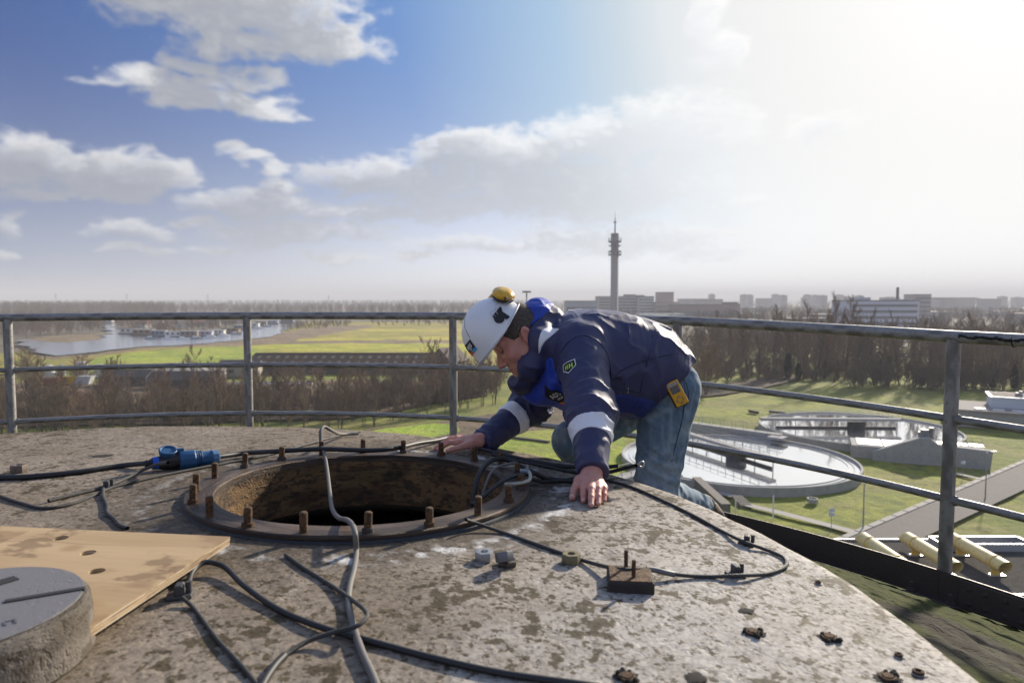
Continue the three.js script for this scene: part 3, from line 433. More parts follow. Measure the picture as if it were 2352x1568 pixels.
// ================================================================ land below and beyond
const grassTex = colorTex(1024, (u, v) => {
  const a = tfbm(u, v, 5, 5), b = tfbm(u + .3, v, 22, 5), c = tfbm(u, v + .2, 110, 3), s = tfbm(u * 1, v + .6, 9, 4);
  let q = mix3([.130, .158, .014], [.275, .280, .026], sstep(.34, .66, a * .45 + b * .55));
  q = mix3(q, [.26, .215, .07], sstep(.52, .68, s) * .5);
  q = mix3(q, [.065, .082, .018], sstep(.56, .70, b) * .55);
  const g = .72 + .56 * c; return [q[0] * g, q[1] * g, q[2] * g];
});
const duffTex = colorTex(512, (u, v) => { const a = tfbm(u, v, 6, 5), b = tfbm(u + .4, v, 40, 4); let q = mix3([.070, .052, .034], [.165, .125, .082], sstep(.34, .68, a * .5 + b * .5)); return mix3(q, [.075, .085, .025], sstep(.55, .7, tfbm(u + .1, v, 9, 4)) * .5); });
const lumpBump = grayTex(512, (u, v) => .6 * tfbm(u, v, 8, 5) + .4 * tfbm(u, v, 60, 3));
const flatUV = (g, s) => { const p = g.attributes.position, uv = new Float32Array(p.count * 2); for (let i = 0; i < p.count; i++) { uv[i * 2] = p.getX(i) / s; uv[i * 2 + 1] = p.getZ(i) / s; } g.setAttribute('uv', new THREE.BufferAttribute(uv, 2)); return g; };
const grass = std([1, 1, 1], .95, { map: grassTex, bumpMap: rep(lumpBump, 4), bumpScale: .22 });
const duff = std([1, 1, 1], .97, { map: duffTex, bumpMap: rep(lumpBump, 2), bumpScale: .3 });
{
  const far = new THREE.PlaneGeometry(12000, 8000, 8, 8).rotateX(-PI / 2).translate(0, -.6, -3700);
  setting(mesh('far_land', flatUV(far, 90), std([1, 1, 1], .98, { map: duffTex })));
  const g = new THREE.PlaneGeometry(420, 300, 300, 220).rotateX(-PI / 2).translate(0, 0, -165), p = g.attributes.position;
  for (let i = 0; i < p.count; i++) { const x = p.getX(i), z = p.getZ(i), e = max(abs(x) - 200, abs(z + 165) - 142); p.setY(i, -.02 - .42 * fbm2(x * .07 + 3, z * .07, 4) - .10 * n2(x * .4, z * .4) - sstep(0, 10, e) * .35); }
  g.computeVertexNormals(); setting(mesh('ground', flatUV(g, 38), grass));
}
// a sheet on the ground with a slightly ragged outline
let sheetY = .02;
function sheet(name, pts, mat, { y, uv = 30, rough = .6, n = 8, world = false } = {}) {
  const Y = y ?? (sheetY += .004), P = world ? pts.map(([x, d]) => [x, -d]) : pts.map(([a, b]) => { const q = onGround(a, b); return [q.x, q.z]; });
  const out = []; for (let i = 0; i < P.length; i++) { const a = P[i], b = P[(i + 1) % P.length], L = hypot(b[0] - a[0], b[1] - a[1]), k = rough ? max(1, min(60, floor(L / n))) : 1; for (let s = 0; s < k; s++) { const t = s / k, x = lerp(a[0], b[0], t), z = lerp(a[1], b[1], t), w = rough ? rough * min(1, L / 30) : 0, dd = hypot(x, z) / 150; out.push(new THREE.Vector2(x + (n2(x * .13 / max(1, dd), z * .13) - .5) * w * 6 * dd, -(z + (n2(x * .13 + 50, z * .13 / max(1, dd)) - .5) * w * 6 * dd))); } }
  const g = new THREE.ShapeGeometry(new THREE.Shape(out)).rotateX(-PI / 2).translate(0, Y, 0); g.computeVertexNormals(); return setting(mesh(name, flatUV(g, uv), mat));
}
const tint = (m, rgb) => { const c = m.clone(); c.color.setRGB(...rgb); return c; };
const meadow = (k, s = 1) => { const m = std([k[0], k[1], k[2]], .97, { map: grassTex, bumpMap: rep(lumpBump, 2), bumpScale: .3 * s }); return m; };
const reedTex = colorTex(512, (u, v) => { const a = tfbm(u, v, 5, 5), b = tfbm(u, v, 40, 4); return mix3([.135, .092, .048], [.30, .215, .125], sstep(.32, .68, a * .5 + b * .5)); });
const reeds = std([1, 1, 1], .97, { map: reedTex, bumpMap: lumpBump, bumpScale: .5 });
// meadow beyond the tree belt
sheet('meadow', [[-200, 880], [120, 846], [560, 838], [1250, 838], [1250, 741], [700, 738], [640, 768], [560, 781], [330, 797], [150, 818], [60, 815], [-200, 800]], meadow([1.5, 1.2, 1.2]), { uv: 70 });
sheet('field', [[175, 834], [250, 817], [330, 808], [430, 799], [520, 795], [600, 797], [600, 840], [300, 842]], meadow([1.45, 1.6, .95]), { uv: 45 });
sheet('field', [[585, 806], [585, 792], [700, 787], [1250, 790], [1250, 808]], meadow([1.9, 1.75, 1.0]), { uv: 45 });
sheet('field', [[600, 790], [640, 784], [900, 781], [1250, 784], [1250, 789], [800, 788]], reeds, { uv: 45 });
sheet('field', [[660, 783], [760, 774], [1250, 772], [1250, 782], [900, 780]], meadow([2.0, 1.7, 1.3]), { uv: 60 });
sheet('field', [[740, 772], [800, 764], [1250, 763], [1250, 770]], meadow([1.6, 1.3, 1.4]), { uv: 60 });
sheet('field', [[780, 762], [850, 755], [1250, 755], [1250, 761]], meadow([2.1, 1.7, 1.5]), { uv: 60 });
sheet('reed_bed', [[540, 784], [600, 775], [645, 766], [690, 756], [760, 748], [860, 746], [840, 755], [760, 766], [700, 778], [640, 788], [560, 794], [420, 797], [300, 806], [200, 818], [120, 826], [90, 816], [150, 819], [250, 806], [330, 798], [400, 796]], reeds, { uv: 40 });
sheet('river_bank', [[95, 786], [150, 789], [225, 783], [246, 774], [240, 764], [200, 766], [120, 772], [60, 776]], tint(reeds, [.9, .9, .8]), { uv: 40 });
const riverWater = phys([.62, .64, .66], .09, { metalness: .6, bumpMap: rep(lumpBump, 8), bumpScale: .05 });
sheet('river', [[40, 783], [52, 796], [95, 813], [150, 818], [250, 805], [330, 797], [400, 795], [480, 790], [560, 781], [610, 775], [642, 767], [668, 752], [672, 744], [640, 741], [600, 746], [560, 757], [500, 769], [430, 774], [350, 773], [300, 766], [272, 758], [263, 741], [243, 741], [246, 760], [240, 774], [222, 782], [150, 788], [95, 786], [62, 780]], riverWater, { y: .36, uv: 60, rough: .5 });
// lawns and soil near the tank
sheet('lawn', [[-250, 1000], [-250, 1160], [560, 1120], [800, 1005], [800, 985], [560, 985]], meadow([1.05, 1.25, .8]), { uv: 26 });
sheet('leaf_litter', [[-250, 985], [-250, 880], [560, 878], [800, 872], [1080, 872], [1130, 905], [800, 960], [560, 968]], tint(duff, [1.2, 1, .85]), { uv: 26 });
sheet('bare_soil', [[800, 1000], [850, 985], [1060, 962], [1200, 940], [1330, 925], [1340, 958], [1300, 985], [1180, 1000], [1000, 1030], [860, 1030]], tint(duff, [1.15, 1, .9]), { uv: 22 });
sheet('lawn', [[830, 996], [880, 985], [1000, 972], [1052, 978], [1060, 992], [960, 1012], [870, 1012]], meadow([1.35, 1.7, .8]), { uv: 26 });
sheet('lawn', [[1095, 1000], [1200, 992], [1300, 985], [1420, 990], [1460, 1120], [1250, 1120], [1100, 1060], [1020, 1040], [1040, 1010]], meadow([1.25, 1.4, .8]), { uv: 26 });
sheet('bare_soil', [[1590, 895], [1650, 884], [1740, 868], [1800, 862], [1838, 868], [1800, 882], [1740, 893], [1660, 905], [1600, 912]], tint(duff, [.7, .62, .55]), { uv: 24 });
const paving = std([.155, .135, .125], .9, { map: colorTex(256, (u, v) => { const a = tfbm(u, v, 30, 3), b = tfbm(u, v, 5, 4); const k = .75 + .3 * a + .2 * b; return [k, k, k].map((x) => x * .85); }), bumpMap: gritBump, bumpScale: .02 });
const paleKerb = std([.33, .31, .28], .85, { bumpMap: gritBump, bumpScale: .02 });
// road past the basins, with its pale paved verge
{
  const A = onGround(1925, 1244), B = onGround(2470, 1012), C = onGround(2075, 1258), D = onGround(2470, 1070);
  const quad = (name, p, m, y) => { const g = new THREE.BufferGeometry(); g.setAttribute('position', new THREE.Float32BufferAttribute(p.flatMap((q) => [q.x, y, q.z]), 3)); g.setIndex([0, 1, 2, 2, 1, 3]); g.computeVertexNormals(); const n = g.attributes.normal; if (n.getY(0) < 0) { g.setIndex([0, 2, 1, 2, 3, 1]); g.computeVertexNormals(); } return setting(mesh(name, flatUV(g, 4), m)); };
  const ext = (p, q, t) => p.clone().lerp(q, t);
  const a0 = ext(A, B, -.5), a1 = ext(A, B, 1.1), c0 = ext(C, D, -.6), c1 = ext(C, D, 1.1);
  quad('road', [a0, a1, c0, c1], paving, .062);
  const side = a0.clone().sub(c0).setY(0).normalize().multiplyScalar(.55);
  for (let i = 0; i < 46; i++) { const p = ext(a0, a1, i / 46), q = ext(a0, a1, (i + .97) / 46), mid = p.clone().lerp(q, .5).addScaledVector(side, .5), k = mesh('kerb_slab', box(.95 * p.distanceTo(q), .14, .6), paleKerb); k.position.set(mid.x, .06 + (i % 3) * .004, mid.z); k.rotation.y = -atan2(q.z - p.z, q.x - p.x); setting(k); k.name = i ? 'kerb_' + String(i).padStart(3, '0') : 'kerb'; }
}
function strip(name, pts, w, mat, y) { const P = pts.map(([a, b]) => onGround(a, b)), p = [], ix = []; P.forEach((q, i) => { const d = P[min(i + 1, P.length - 1)].clone().sub(P[max(i - 1, 0)]).setY(0).normalize(); p.push(q.x - d.z * w / 2, y, q.z + d.x * w / 2, q.x + d.z * w / 2, y, q.z - d.x * w / 2); if (i) { const a = i * 2 - 2; ix.push(a, a + 2, a + 1, a + 1, a + 2, a + 3); } }); const g = new THREE.BufferGeometry(); g.setAttribute('position', new THREE.Float32BufferAttribute(p, 3)); g.setIndex(ix); g.computeVertexNormals(); if (g.attributes.normal.getY(0) < 0) { g.setIndex(ix.map((_, i) => ix[i - i % 3 + [0, 2, 1][i % 3]])); g.computeVertexNormals(); } return setting(mesh(name, flatUV(g, 3), mat)); }
strip('path', [[1600, 1118], [1640, 1129], [1690, 1141]], 1.1, paleKerb, .066);
strip('path', [[1716, 1160], [1800, 1180], [1900, 1206], [1968, 1224]], 1.1, paleKerb, .066);
strip('path', [[2165, 1079], [2215, 1092], [2262, 1102]], .7, paleKerb, .066);

// ---------------------------------------------------------------- bare trees
const barkMat = std([.10, .075, .055], .95), twigMat = std([.215, .145, .098], .95), twigGrey = std([.18, .135, .102], .95), ivyMat = std([.03, .035, .018], .9);
function limb(out, a, b, r0, r1, n = 3) {
  const d = b.clone().sub(a), L = d.length(); if (L < 1e-4) return; d.divideScalar(L);
  const u = new THREE.Vector3(abs(d.y) > .9 ? 1 : 0, abs(d.y) > .9 ? 0 : 1, 0).cross(d).normalize(), w = d.clone().cross(u);
  for (let k = 0; k < n; k++) { const t0 = k / n * 2 * PI, t1 = (k + 1) / n * 2 * PI; const n0 = u.clone().multiplyScalar(cos(t0)).addScaledVector(w, sin(t0)), n1 = u.clone().multiplyScalar(cos(t1)).addScaledVector(w, sin(t1)); const A = a.clone().addScaledVector(n0, r0), B = a.clone().addScaledVector(n1, r0), C = b.clone().addScaledVector(n0, r1), D = b.clone().addScaledVector(n1, r1); for (const [p, q] of [[A, n0], [B, n1], [C, n0], [C, n0], [B, n1], [D, n1]]) { out.p.push(p.x, p.y, p.z); out.n.push(q.x, q.y, q.z); } }
}
function spike(out, a, b, r) {
  const d = b.clone().sub(a).normalize(), u = new THREE.Vector3(abs(d.y) > .9 ? 1 : 0, abs(d.y) > .9 ? 0 : 1, 0).cross(d).normalize(), w = d.clone().cross(u), P = [0, 1, 2].map((k) => { const n = u.clone().multiplyScalar(cos(k * 2.0944)).addScaledVector(w, sin(k * 2.0944)); return [a.clone().addScaledVector(n, r), n]; });
  for (let k = 0; k < 3; k++) { const [p, n] = P[k], [q, m] = P[(k + 1) % 3], t = n.clone().add(m).normalize(); for (const [c, e] of [[p, n], [q, m], [b, t]]) { out.p.push(c.x, c.y, c.z); out.n.push(e.x, e.y, e.z); } }
}
const geoOf = (o) => { const g = new THREE.BufferGeometry(); g.setAttribute('position', new THREE.Float32BufferAttribute(o.p, 3)); g.setAttribute('normal', new THREE.Float32BufferAttribute(o.n, 3)); return g; };
// kind: how tall, how many stems, how steep the limbs; thin = twig thickness
function growTree(seed, { h = 9, stems = 1, up = .55, spread = .5, limbs = 9, subs = 5, twigs = 5, thin = .022, from = .25, lean = .06, r = .02 }) {
  const q = rng(seed), trunk = { p: [], n: [] }, crown = { p: [], n: [] }, v = (x, y, z) => new THREE.Vector3(x, y, z);
  for (let s = 0; s < stems; s++) {
    const a0 = q() * 6.28, out = stems > 1 ? .12 + .5 * q() * spread : lean * q(), H = h * (stems > 1 ? .72 + .3 * q() : 1), base = v(cos(a0) * (stems > 1 ? .25 : 0), -.3, sin(a0) * (stems > 1 ? .25 : 0));
    const pts = [base]; for (let i = 1; i <= 6; i++) { const t = i / 6; pts.push(v(base.x + cos(a0) * out * H * t * .45 + (q() - .5) * H * .03, H * t * .93, base.z + sin(a0) * out * H * t * .45 + (q() - .5) * H * .03)); }
    const R0 = h * r * (stems > 1 ? .7 : 1.05); for (let i = 0; i < 6; i++) limb(trunk, pts[i], pts[i + 1], lerp(R0, R0 * .12, i / 6), lerp(R0, R0 * .12, (i + 1) / 6), 5);
    const at = (t) => { const f = t * 6, i = min(5, floor(f)); return pts[i].clone().lerp(pts[i + 1], f - i); };
    for (let l = 0; l < limbs; l++) {
      const t = from + (1 - from) * (l + q()) / limbs, p = at(t), az = q() * 6.28, el = up + (q() - .5) * .4, L = H * spread * (.62 - .42 * t) * (.75 + .5 * q()), d = v(cos(az) * cos(el), sin(el), sin(az) * cos(el));
      const rr = R0 * (1 - t) * .42 + thin * .9, m1 = p.clone().addScaledVector(d, L * .5).add(v(0, L * .04, 0)), e1 = m1.clone().addScaledVector(d, L * .5).add(v((q() - .5) * L * .2, L * .16, (q() - .5) * L * .2));
      limb(crown, p, m1, rr, rr * .62, 4); limb(crown, m1, e1, rr * .62, thin * .6, 3);
      for (let k = 0; k < subs; k++) {
        const tt = .18 + .82 * (k + q()) / subs, sp = tt < .5 ? p.clone().lerp(m1, tt * 2) : m1.clone().lerp(e1, tt * 2 - 1), sd = d.clone().add(v((q() - .5) * 1.5, .15 + q() * .6, (q() - .5) * 1.5)).normalize(), sl = L * (.5 - .22 * tt) * (.7 + .6 * q()) + .25, se = sp.clone().addScaledVector(sd, sl);
        limb(crown, sp, se, thin * .95, thin * .45, 3);
        for (let w = 0; w < twigs; w++) { const wp = sp.clone().lerp(se, .25 + .75 * (w + q()) / twigs), wd = sd.clone().add(v((q() - .5) * 1.6, .1 + q() * .7, (q() - .5) * 1.6)).normalize(), wl = sl * (.35 + .35 * q()) + .12; spike(crown, wp, wp.clone().addScaledVector(wd, wl), thin * .5); }
      }
    }
  }
  return [geoOf(trunk), geoOf(crown)];
}
const KINDS = {
  coppice: [1, 2, 3, 4].map((s) => growTree(100 + s, { h: 9, stems: 4, up: .85, spread: .5, limbs: 8, subs: 6, twigs: 9, thin: .030, from: .18, r: .012 })),
  slim: [1, 2, 3].map((s) => growTree(200 + s, { h: 9.5, stems: 2, up: .75, spread: .48, limbs: 14, subs: 6, twigs: 8, thin: .028, from: .2, r: .013 })),
  poplar: [1, 2, 3, 4].map((s) => growTree(300 + s, { h: 19, stems: 2, up: 1.0, spread: .42, limbs: 22, subs: 8, twigs: 9, thin: .028, from: .24, r: .011 })),
  round: [1, 2].map((s) => growTree(400 + s, { h: 13, stems: 5, up: .5, spread: .72, limbs: 15, subs: 7, twigs: 10, thin: .030, from: .08, r: .011 })),
  bush: [1, 2, 3].map((s) => growTree(500 + s, { h: 4.2, stems: 5, up: .75, spread: .8, limbs: 7, subs: 5, twigs: 7, thin: .024, from: .04, r: .010 })),
};
const protos = new Map();
function plant(kind, v, x, d, s, turn, label, category, group, name, y = -.15, twig = twigMat, sy = 1) {
  const key = kind + v + name + (twig === twigMat); let o;
  if (protos.has(key)) o = copyOf(protos.get(key), label);
  else { o = thing(name, label, category, group); const [t, c] = KINDS[kind][v % KINDS[kind].length]; mesh('trunk', t, barkMat, o); mesh('crown', c, twig, o); protos.set(key, o); }
  o.userData.group = group; o.position.set(x, y, -d); const w = n2(x * 3.7, d * 2.9); o.scale.set(s * (.82 + .36 * w), s * sy * (.84 + .34 * n2(x * 1.3 + 7, d * 1.7)), s * (.82 + .36 * w)); o.rotation.set((n2(x * 5, d) - .5) * .1, turn, (n2(x, d * 5) - .5) * .1); return o;
}
{
  const q = rng(11);
  // belt of bare trees in front of the yard: rows from the far left to where the belt ends at the soil
  const rows = [[[-120, 103], [-62, 100], [-30, 108], [-2, 140]], [[-125, 112], [-66, 109], [-31, 117], [-3, 149]], [[-130, 121], [-70, 118], [-33, 127], [-4, 158]], [[-138, 131], [-74, 128], [-35, 137], [-10, 164]]];
  rows.forEach((row, ri) => {
    for (let s = 0; s < 3; s++) {
      const [x0, d0] = row[s], [x1, d1] = row[s + 1], L = hypot(x1 - x0, d1 - d0), n = floor(L / (ri < 2 ? 2.9 : 3.6));
      for (let i = 0; i < n; i++) { const t = (i + q() * .7) / n, x = lerp(x0, x1, t) + (q() - .5) * 1.6, d = lerp(d0, d1, t) + (q() - .5) * 3.4; const k = q() < .6 ? 'coppice' : 'slim'; plant(k, floor(q() * 4), x, d, (.60 + .6 * q()) * (ri === 0 ? .94 : 1.05), q() * 6.28, k === 'coppice' ? 'bare many-stemmed brown tree in the belt beyond the railing' : 'bare slender brown tree in the belt beyond the railing', 'tree', 'bare trees in the belt beyond the railing', k === 'coppice' ? 'coppiced_tree' : 'slender_tree', -.15, q() < .5 ? twigMat : twigGrey); }
    }
  });
  for (let i = 0; i < 34; i++) { const x = -118 + 118 * q(), d = 168 + 14 * q() + (x > -40 ? 4 : 0); plant('bush', i, x, d, .7 + .5 * q(), q() * 6, 'bare brown thorn bush behind the tree belt', 'bush', 'bushes behind the tree belt', 'thorn_bush'); }
  // big bush at the left end
  for (const [x, d, s] of [[-118, 165, 1.15], [-126, 158, 1.2], [-110, 172, .9], [-133, 170, 1.3]]) plant('round', floor(q() * 2), x, d, s * .72, q() * 6, 'rounded brown bush at the river end of the tree belt', 'bush', 'rounded bushes by the river', 'rounded_bush');
  // right: the round tree by the soil heap
  { const p = onGround(1622, 906); plant('round', 0, p.x, -p.z, 1.02, .6, 'wide round bare tree beside the soil heap behind the worker', 'tree', null, 'round_tree'); }
  { const p = onGround(1668, 885); plant('round', 1, p.x, -p.z, .8, 2.2, 'smaller round bare tree behind the wide one at the soil heap', 'tree', null, 'round_tree', -.15, twigGrey); }
  const tall = (px, py, s, k = 'poplar') => { const p = onGround(px, py); plant(k, floor(q() * 4), p.x, -p.z, s, q() * 6.28, 'tall bare poplar in the row beyond the basins', 'tree', 'tall bare trees beyond the basins', 'poplar_tree', -.15, q() < .5 ? twigMat : twigGrey); };
  for (const [x, y, s] of [[1596, 862, .82], [1640, 858, .86], [1690, 856, .9], [1722, 868, 1.04], [1748, 858, .9], [1772, 862, 1.02], [1798, 858, 1.0], [1820, 862, .9], [1846, 868, .95], [1872, 872, 1.02], [1890, 866, 1.08], [1916, 876, 1.05], [1938, 870, 1.08], [1962, 878, 1.0], [1985, 872, .95], [2010, 880, .9], [2040, 884, .88], [2068, 880, .92], [2100, 888, .9], [2130, 884, .85], [2165, 890, .86], [2200, 892, .88], [2235, 888, .9], [2270, 895, .86], [2305, 892, .84], [2345, 898, .86], [2385, 900, .9], [2430, 902, .9]]) tall(x, y, s * 1.04);
  for (let i = 0; i < 46; i++) { const px = 1960 + 470 * q(), p = onGround(px, 868 + 14 * q() + (px - 1960) * .03); plant('slim', i, p.x, -p.z, .8 + .5 * q(), q() * 6, 'bare slender tree in the thicket beyond the round basins', 'tree', 'thicket beyond the basins', 'thicket_tree', -.15, twigGrey); }
  for (let i = 0; i < 40; i++) { const px = 1570 + 400 * q(), p = onGround(px, 842 + 26 * q()); plant('bush', i, p.x, -p.z, .9 + .7 * q(), q() * 6, 'bare low bush under the poplars beyond the basins', 'bush', 'bushes under the poplars', 'low_bush', -.15, twigGrey); }
  for (let i = 0; i < 44; i++) { const px = 1950 + 480 * q(), p = onGround(px, 880 + 12 * q() + (px - 1960) * .02); plant('bush', i, p.x, -p.z, 1.0 + .7 * q(), q() * 6, 'bare low bush at the foot of the thicket', 'bush', 'bushes under the thicket', 'thicket_bush', -.15, twigGrey); }
}
// evergreens among them
{
  const q = rng(19), leaf = std([.022, .030, .014], .9), geo = (seed, w, h) => { const r = rng(seed), o = { p: [], n: [] }; for (let i = 0; i < 900; i++) { const a = r() * 6.28, t = r(), rr = w * sqrt(r()) * (1 - abs(t - .42) * 1.3), c = new THREE.Vector3(cos(a) * rr, .3 + h * t, sin(a) * rr), s = .16 + .16 * r(), n = new THREE.Vector3(r() - .5, r() - .2, r() - .5).normalize(), u = new THREE.Vector3(r() - .5, r() - .5, r() - .5).cross(n).normalize().multiplyScalar(s), v = n.clone().cross(u); for (const p of [c.clone().add(u), c.clone().sub(u).add(v), c.clone().sub(u).sub(v)]) { o.p.push(p.x, p.y, p.z); o.n.push(n.x, n.y, n.z); } } return geoOf(o); };
  const gs = [geo(1, 1.1, 6.5), geo(2, .9, 4.2)], st = cyl(.14, .06, 3, 6, 0, -.2, 0);
  [[1810, 868, 0], [1834, 872, 1], [2040, 880, 0], [2118, 886, 1], [2280, 890, 0], [2330, 892, 0]].forEach(([x, y, k], i) => { const p = onGround(x, y), t = thing('conifer_tree', i === 1 ? 'short dark conifer among the poplars' : 'dark upright conifer standing among the bare trees', 'tree', 'dark conifers among the bare trees', [p.x, -.1, p.z], i); mesh('trunk', st, barkMat, t); mesh('crown', gs[k], leaf, t); });
}
// tangled undergrowth in the belts, too dense to count
{
  const q = rng(29), low = [1, 2].map((k) => { const [t, c] = growTree(800 + k, { h: 3.4, stems: 6, up: .9, spread: .9, limbs: 6, subs: 4, twigs: 5, thin: .026, from: .03, r: .008 }); return mergeGeometries([t, c]); }), put = [[], []];
  const line = [[-125, 112], [-66, 109], [-31, 117], [-3, 149]];
  for (let i = 0; i < 520; i++) { const s = floor(q() * 3), t = q(), x = lerp(line[s][0], line[s + 1][0], t), d = lerp(line[s][1], line[s + 1][1], t) + 3 + 24 * q(); put[i % 2].push([x, d, (.5 + .75 * q())]); }
  for (let i = 0; i < 260; i++) { const px = 1580 + 860 * q(), p = onGround(px, 845 + 30 * q() + max(0, px - 1960) * .035); put[i % 2].push([p.x, -p.z, .5 + .7 * q() * q()]); }
  put.forEach((list, k) => { const im = new THREE.InstancedMesh(low[k], k ? twigGrey : twigMat, list.length), m = new THREE.Matrix4(); list.forEach(([x, d, s], i) => { m.makeRotationY(i).scale(new THREE.Vector3(s, s, s)).setPosition(x, -.3, -d); im.setMatrixAt(i, m); }); im.name = numbered('undergrowth'); im.userData = { kind: 'stuff', label: 'tangled brown undergrowth between the bare trees', category: 'undergrowth' }; scene.add(im); });
}
// far woods, one mass of brown crowns
{
  const low = [1, 2, 3].map((s) => { const [t, c] = growTree(700 + s, { h: 13, stems: 2, up: .7, spread: .62, limbs: 9, subs: 4, twigs: 4, thin: .11, from: .12, r: .016 }); return mergeGeometries([t, c]); });
  const q = rng(23), spots = [[], [], []];
  const inPoly = (x, y, P) => { let c = false; for (let i = 0, j = P.length - 1; i < P.length; j = i++) { if ((P[i][1] > y) !== (P[j][1] > y) && x < (P[j][0] - P[i][0]) * (y - P[i][1]) / (P[j][1] - P[i][1]) + P[i][0]) c = !c; } return c; };
  const area = (pts, n, s0, s1) => { const P = pts.map(([a, b]) => { const g = onGround(a, b); return [g.x, -g.z]; }), xs = P.map((p) => p[0]), ds = P.map((p) => p[1]); let made = 0, guard = 0; while (made < n && guard++ < n * 40) { const x = lerp(min(...xs), max(...xs), q()), d = lerp(min(...ds), max(...ds), q()); if (!inPoly(x, d, P)) continue; made++; spots[floor(q() * 3)].push([x, d, lerp(s0, s1, q()), q() * 6.28]); } };
  area([[-60, 790], [55, 778], [120, 770], [230, 764], [243, 742], [120, 735], [-60, 735]], 330, .55, .95);
  area([[262, 756], [300, 762], [350, 768], [430, 768], [560, 752], [560, 738], [420, 730], [268, 732]], 260, .4, .75);
  area([[-80, 732], [400, 728], [400, 708], [-80, 708]], 900, 1.0, 1.5);
  area([[400, 728], [640, 732], [1250, 730], [1250, 704], [400, 706]], 1200, .8, 1.25);
  area([[-200, 706], [1250, 704], [1250, 696], [-200, 696]], 1700, 1.1, 1.7);
  area([[645, 756], [660, 748], [720, 742], [810, 742], [800, 750], [720, 757]], 120, .28, .42);
  area([[850, 752], [1250, 746], [1250, 738], [850, 738]], 90, .3, .6);
  area([[1380, 760], [2352, 800], [2500, 800], [2500, 722], [1380, 722]], 1000, .55, 1.05);
  area([[1570, 842], [2420, 856], [2470, 800], [1570, 786]], 300, .6, 1.05);
  area([[1250, 722], [2600, 722], [2600, 702], [1250, 702]], 900, .6, 1.0);
  area([[1250, 701], [2600, 701], [2600, 696], [1250, 696]], 900, .9, 1.3);
  low.forEach((g, k) => { const im = new THREE.InstancedMesh(g, [std([.175, .118, .080], .97), std([.20, .125, .08], .97), std([.155, .118, .09], .97)][k], spots[k].length), m = new THREE.Matrix4(); spots[k].forEach(([x, d, s, t], i) => { m.makeRotationY(t).scale(new THREE.Vector3(s, s, s)).setPosition(x, -.4, -d); im.setMatrixAt(i, m); }); im.name = numbered('far_woodland'); im.userData = { kind: 'stuff', label: 'brown leafless woodland spreading to the horizon', category: 'woodland' }; scene.add(im); });
}
// ================================================================ the treatment works
const conc = std([1, 1, 1], .88, { map: colorTex(512, (u, v) => { const a = tfbm(u, v, 6, 5), b = tfbm(u, v * .2, 40, 3), k = .26 + .13 * a + .05 * b; return [k, k * .97, k * .92]; }), bumpMap: rep(gritBump, 3), bumpScale: .02 });
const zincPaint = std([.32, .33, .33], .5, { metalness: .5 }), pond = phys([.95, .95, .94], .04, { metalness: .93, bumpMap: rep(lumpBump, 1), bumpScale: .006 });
const lathe = (pts, n = 96) => toCreasedNormals(new THREE.LatheGeometry(pts.map(([r, y]) => new THREE.Vector2(r, y)), n), .6);
const boxUV = (g, s = 2) => { const p = g.attributes.position, n = g.attributes.normal, uv = new Float32Array(p.count * 2); for (let i = 0; i < p.count; i++) { const ax = abs(n.getX(i)), ay = abs(n.getY(i)); uv[i * 2] = (ax > .6 ? p.getZ(i) : p.getX(i)) / s; uv[i * 2 + 1] = (ay > .6 ? p.getZ(i) : p.getY(i)) / s; } g.setAttribute('uv', new THREE.BufferAttribute(uv, 2)); return g; };
const railPosts = (list, h, r = .025) => { const gs = []; for (let i = 0; i < list.length; i++) { gs.push(rod(list[i], list[i].clone().add(new THREE.Vector3(0, h, 0)), r, 5)); if (i) for (const k of [.5, 1]) gs.push(rod(list[i - 1].clone().add(new THREE.Vector3(0, h * k, 0)), list[i].clone().add(new THREE.Vector3(0, h * k, 0)), r * .9, 5)); } return join(gs); };
function basin(x, d, label, heading, reachFront, deckY) {
  const t = thing('settling_basin', label, 'basin', null, [x, 0, -d]), r = 14.6;
  mesh('rim_wall', boxUV(lathe([[r + .03, -1.2], [r + .03, .76], [r, .8], [r - .24, .8], [r - .27, .76], [r - .27, -.6]], 128), 3), conc, t);
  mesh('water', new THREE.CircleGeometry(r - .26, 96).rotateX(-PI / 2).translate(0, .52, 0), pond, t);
  mesh('overflow_channel', boxUV(lathe([[r - .95, .3], [r - .95, .58], [r - .89, .58], [r - .89, .3]], 128), 3), conc, t);
  mesh('scum_plate', lathe([[r - 1.5, .3], [r - 1.5, .60], [r - 1.47, .60], [r - 1.47, .3]], 128), zincPaint, t);
  const b = new THREE.Group(); b.name = 'bridge'; b.rotation.y = heading; t.add(b);              // +x of the bridge points to the rim it starts from
  const L = r + .5 + reachFront, cx = (r + .5 - reachFront) / 2;
  mesh('deck', boxUV(box(L, .4, 1.1, cx, deckY, 0)), conc, b);
  for (const s of [-.62, .62]) { const pts = []; for (let i = 0; i <= 14; i++) pts.push(new THREE.Vector3(lerp(-reachFront, r + .5, i / 14), deckY + .27, s)); mesh('handrail', railPosts(pts, 1.05), zincPaint, b); }
  mesh('centre_pier', cyl(1.3, 1.3, 2.2, 20, 0, -.6, 0), std([.035, .033, .03], .8), b);
  for (let i = 0; i < 7; i++) mesh('hanger', rod(new THREE.Vector3(lerp(-reachFront + .3, r - 2, i / 6), deckY - .2, .3), new THREE.Vector3(lerp(-reachFront + .3, r - 2, i / 6), .45, .3), .07, 6), zincPaint, b);
  mesh('scraper_beam', box(L - 3, .32, .16, cx - 1, .66, .3), std([.05, .048, .045], .7), b);
  return t;
}
basin(28.95, 87.0, 'round settling basin with its bridge beside the worker knee', R(112), 6.5, 1.9);
basin(54.8, 107.5, 'round settling basin behind the sloping sluice block', R(178), 6.8, 2.0);
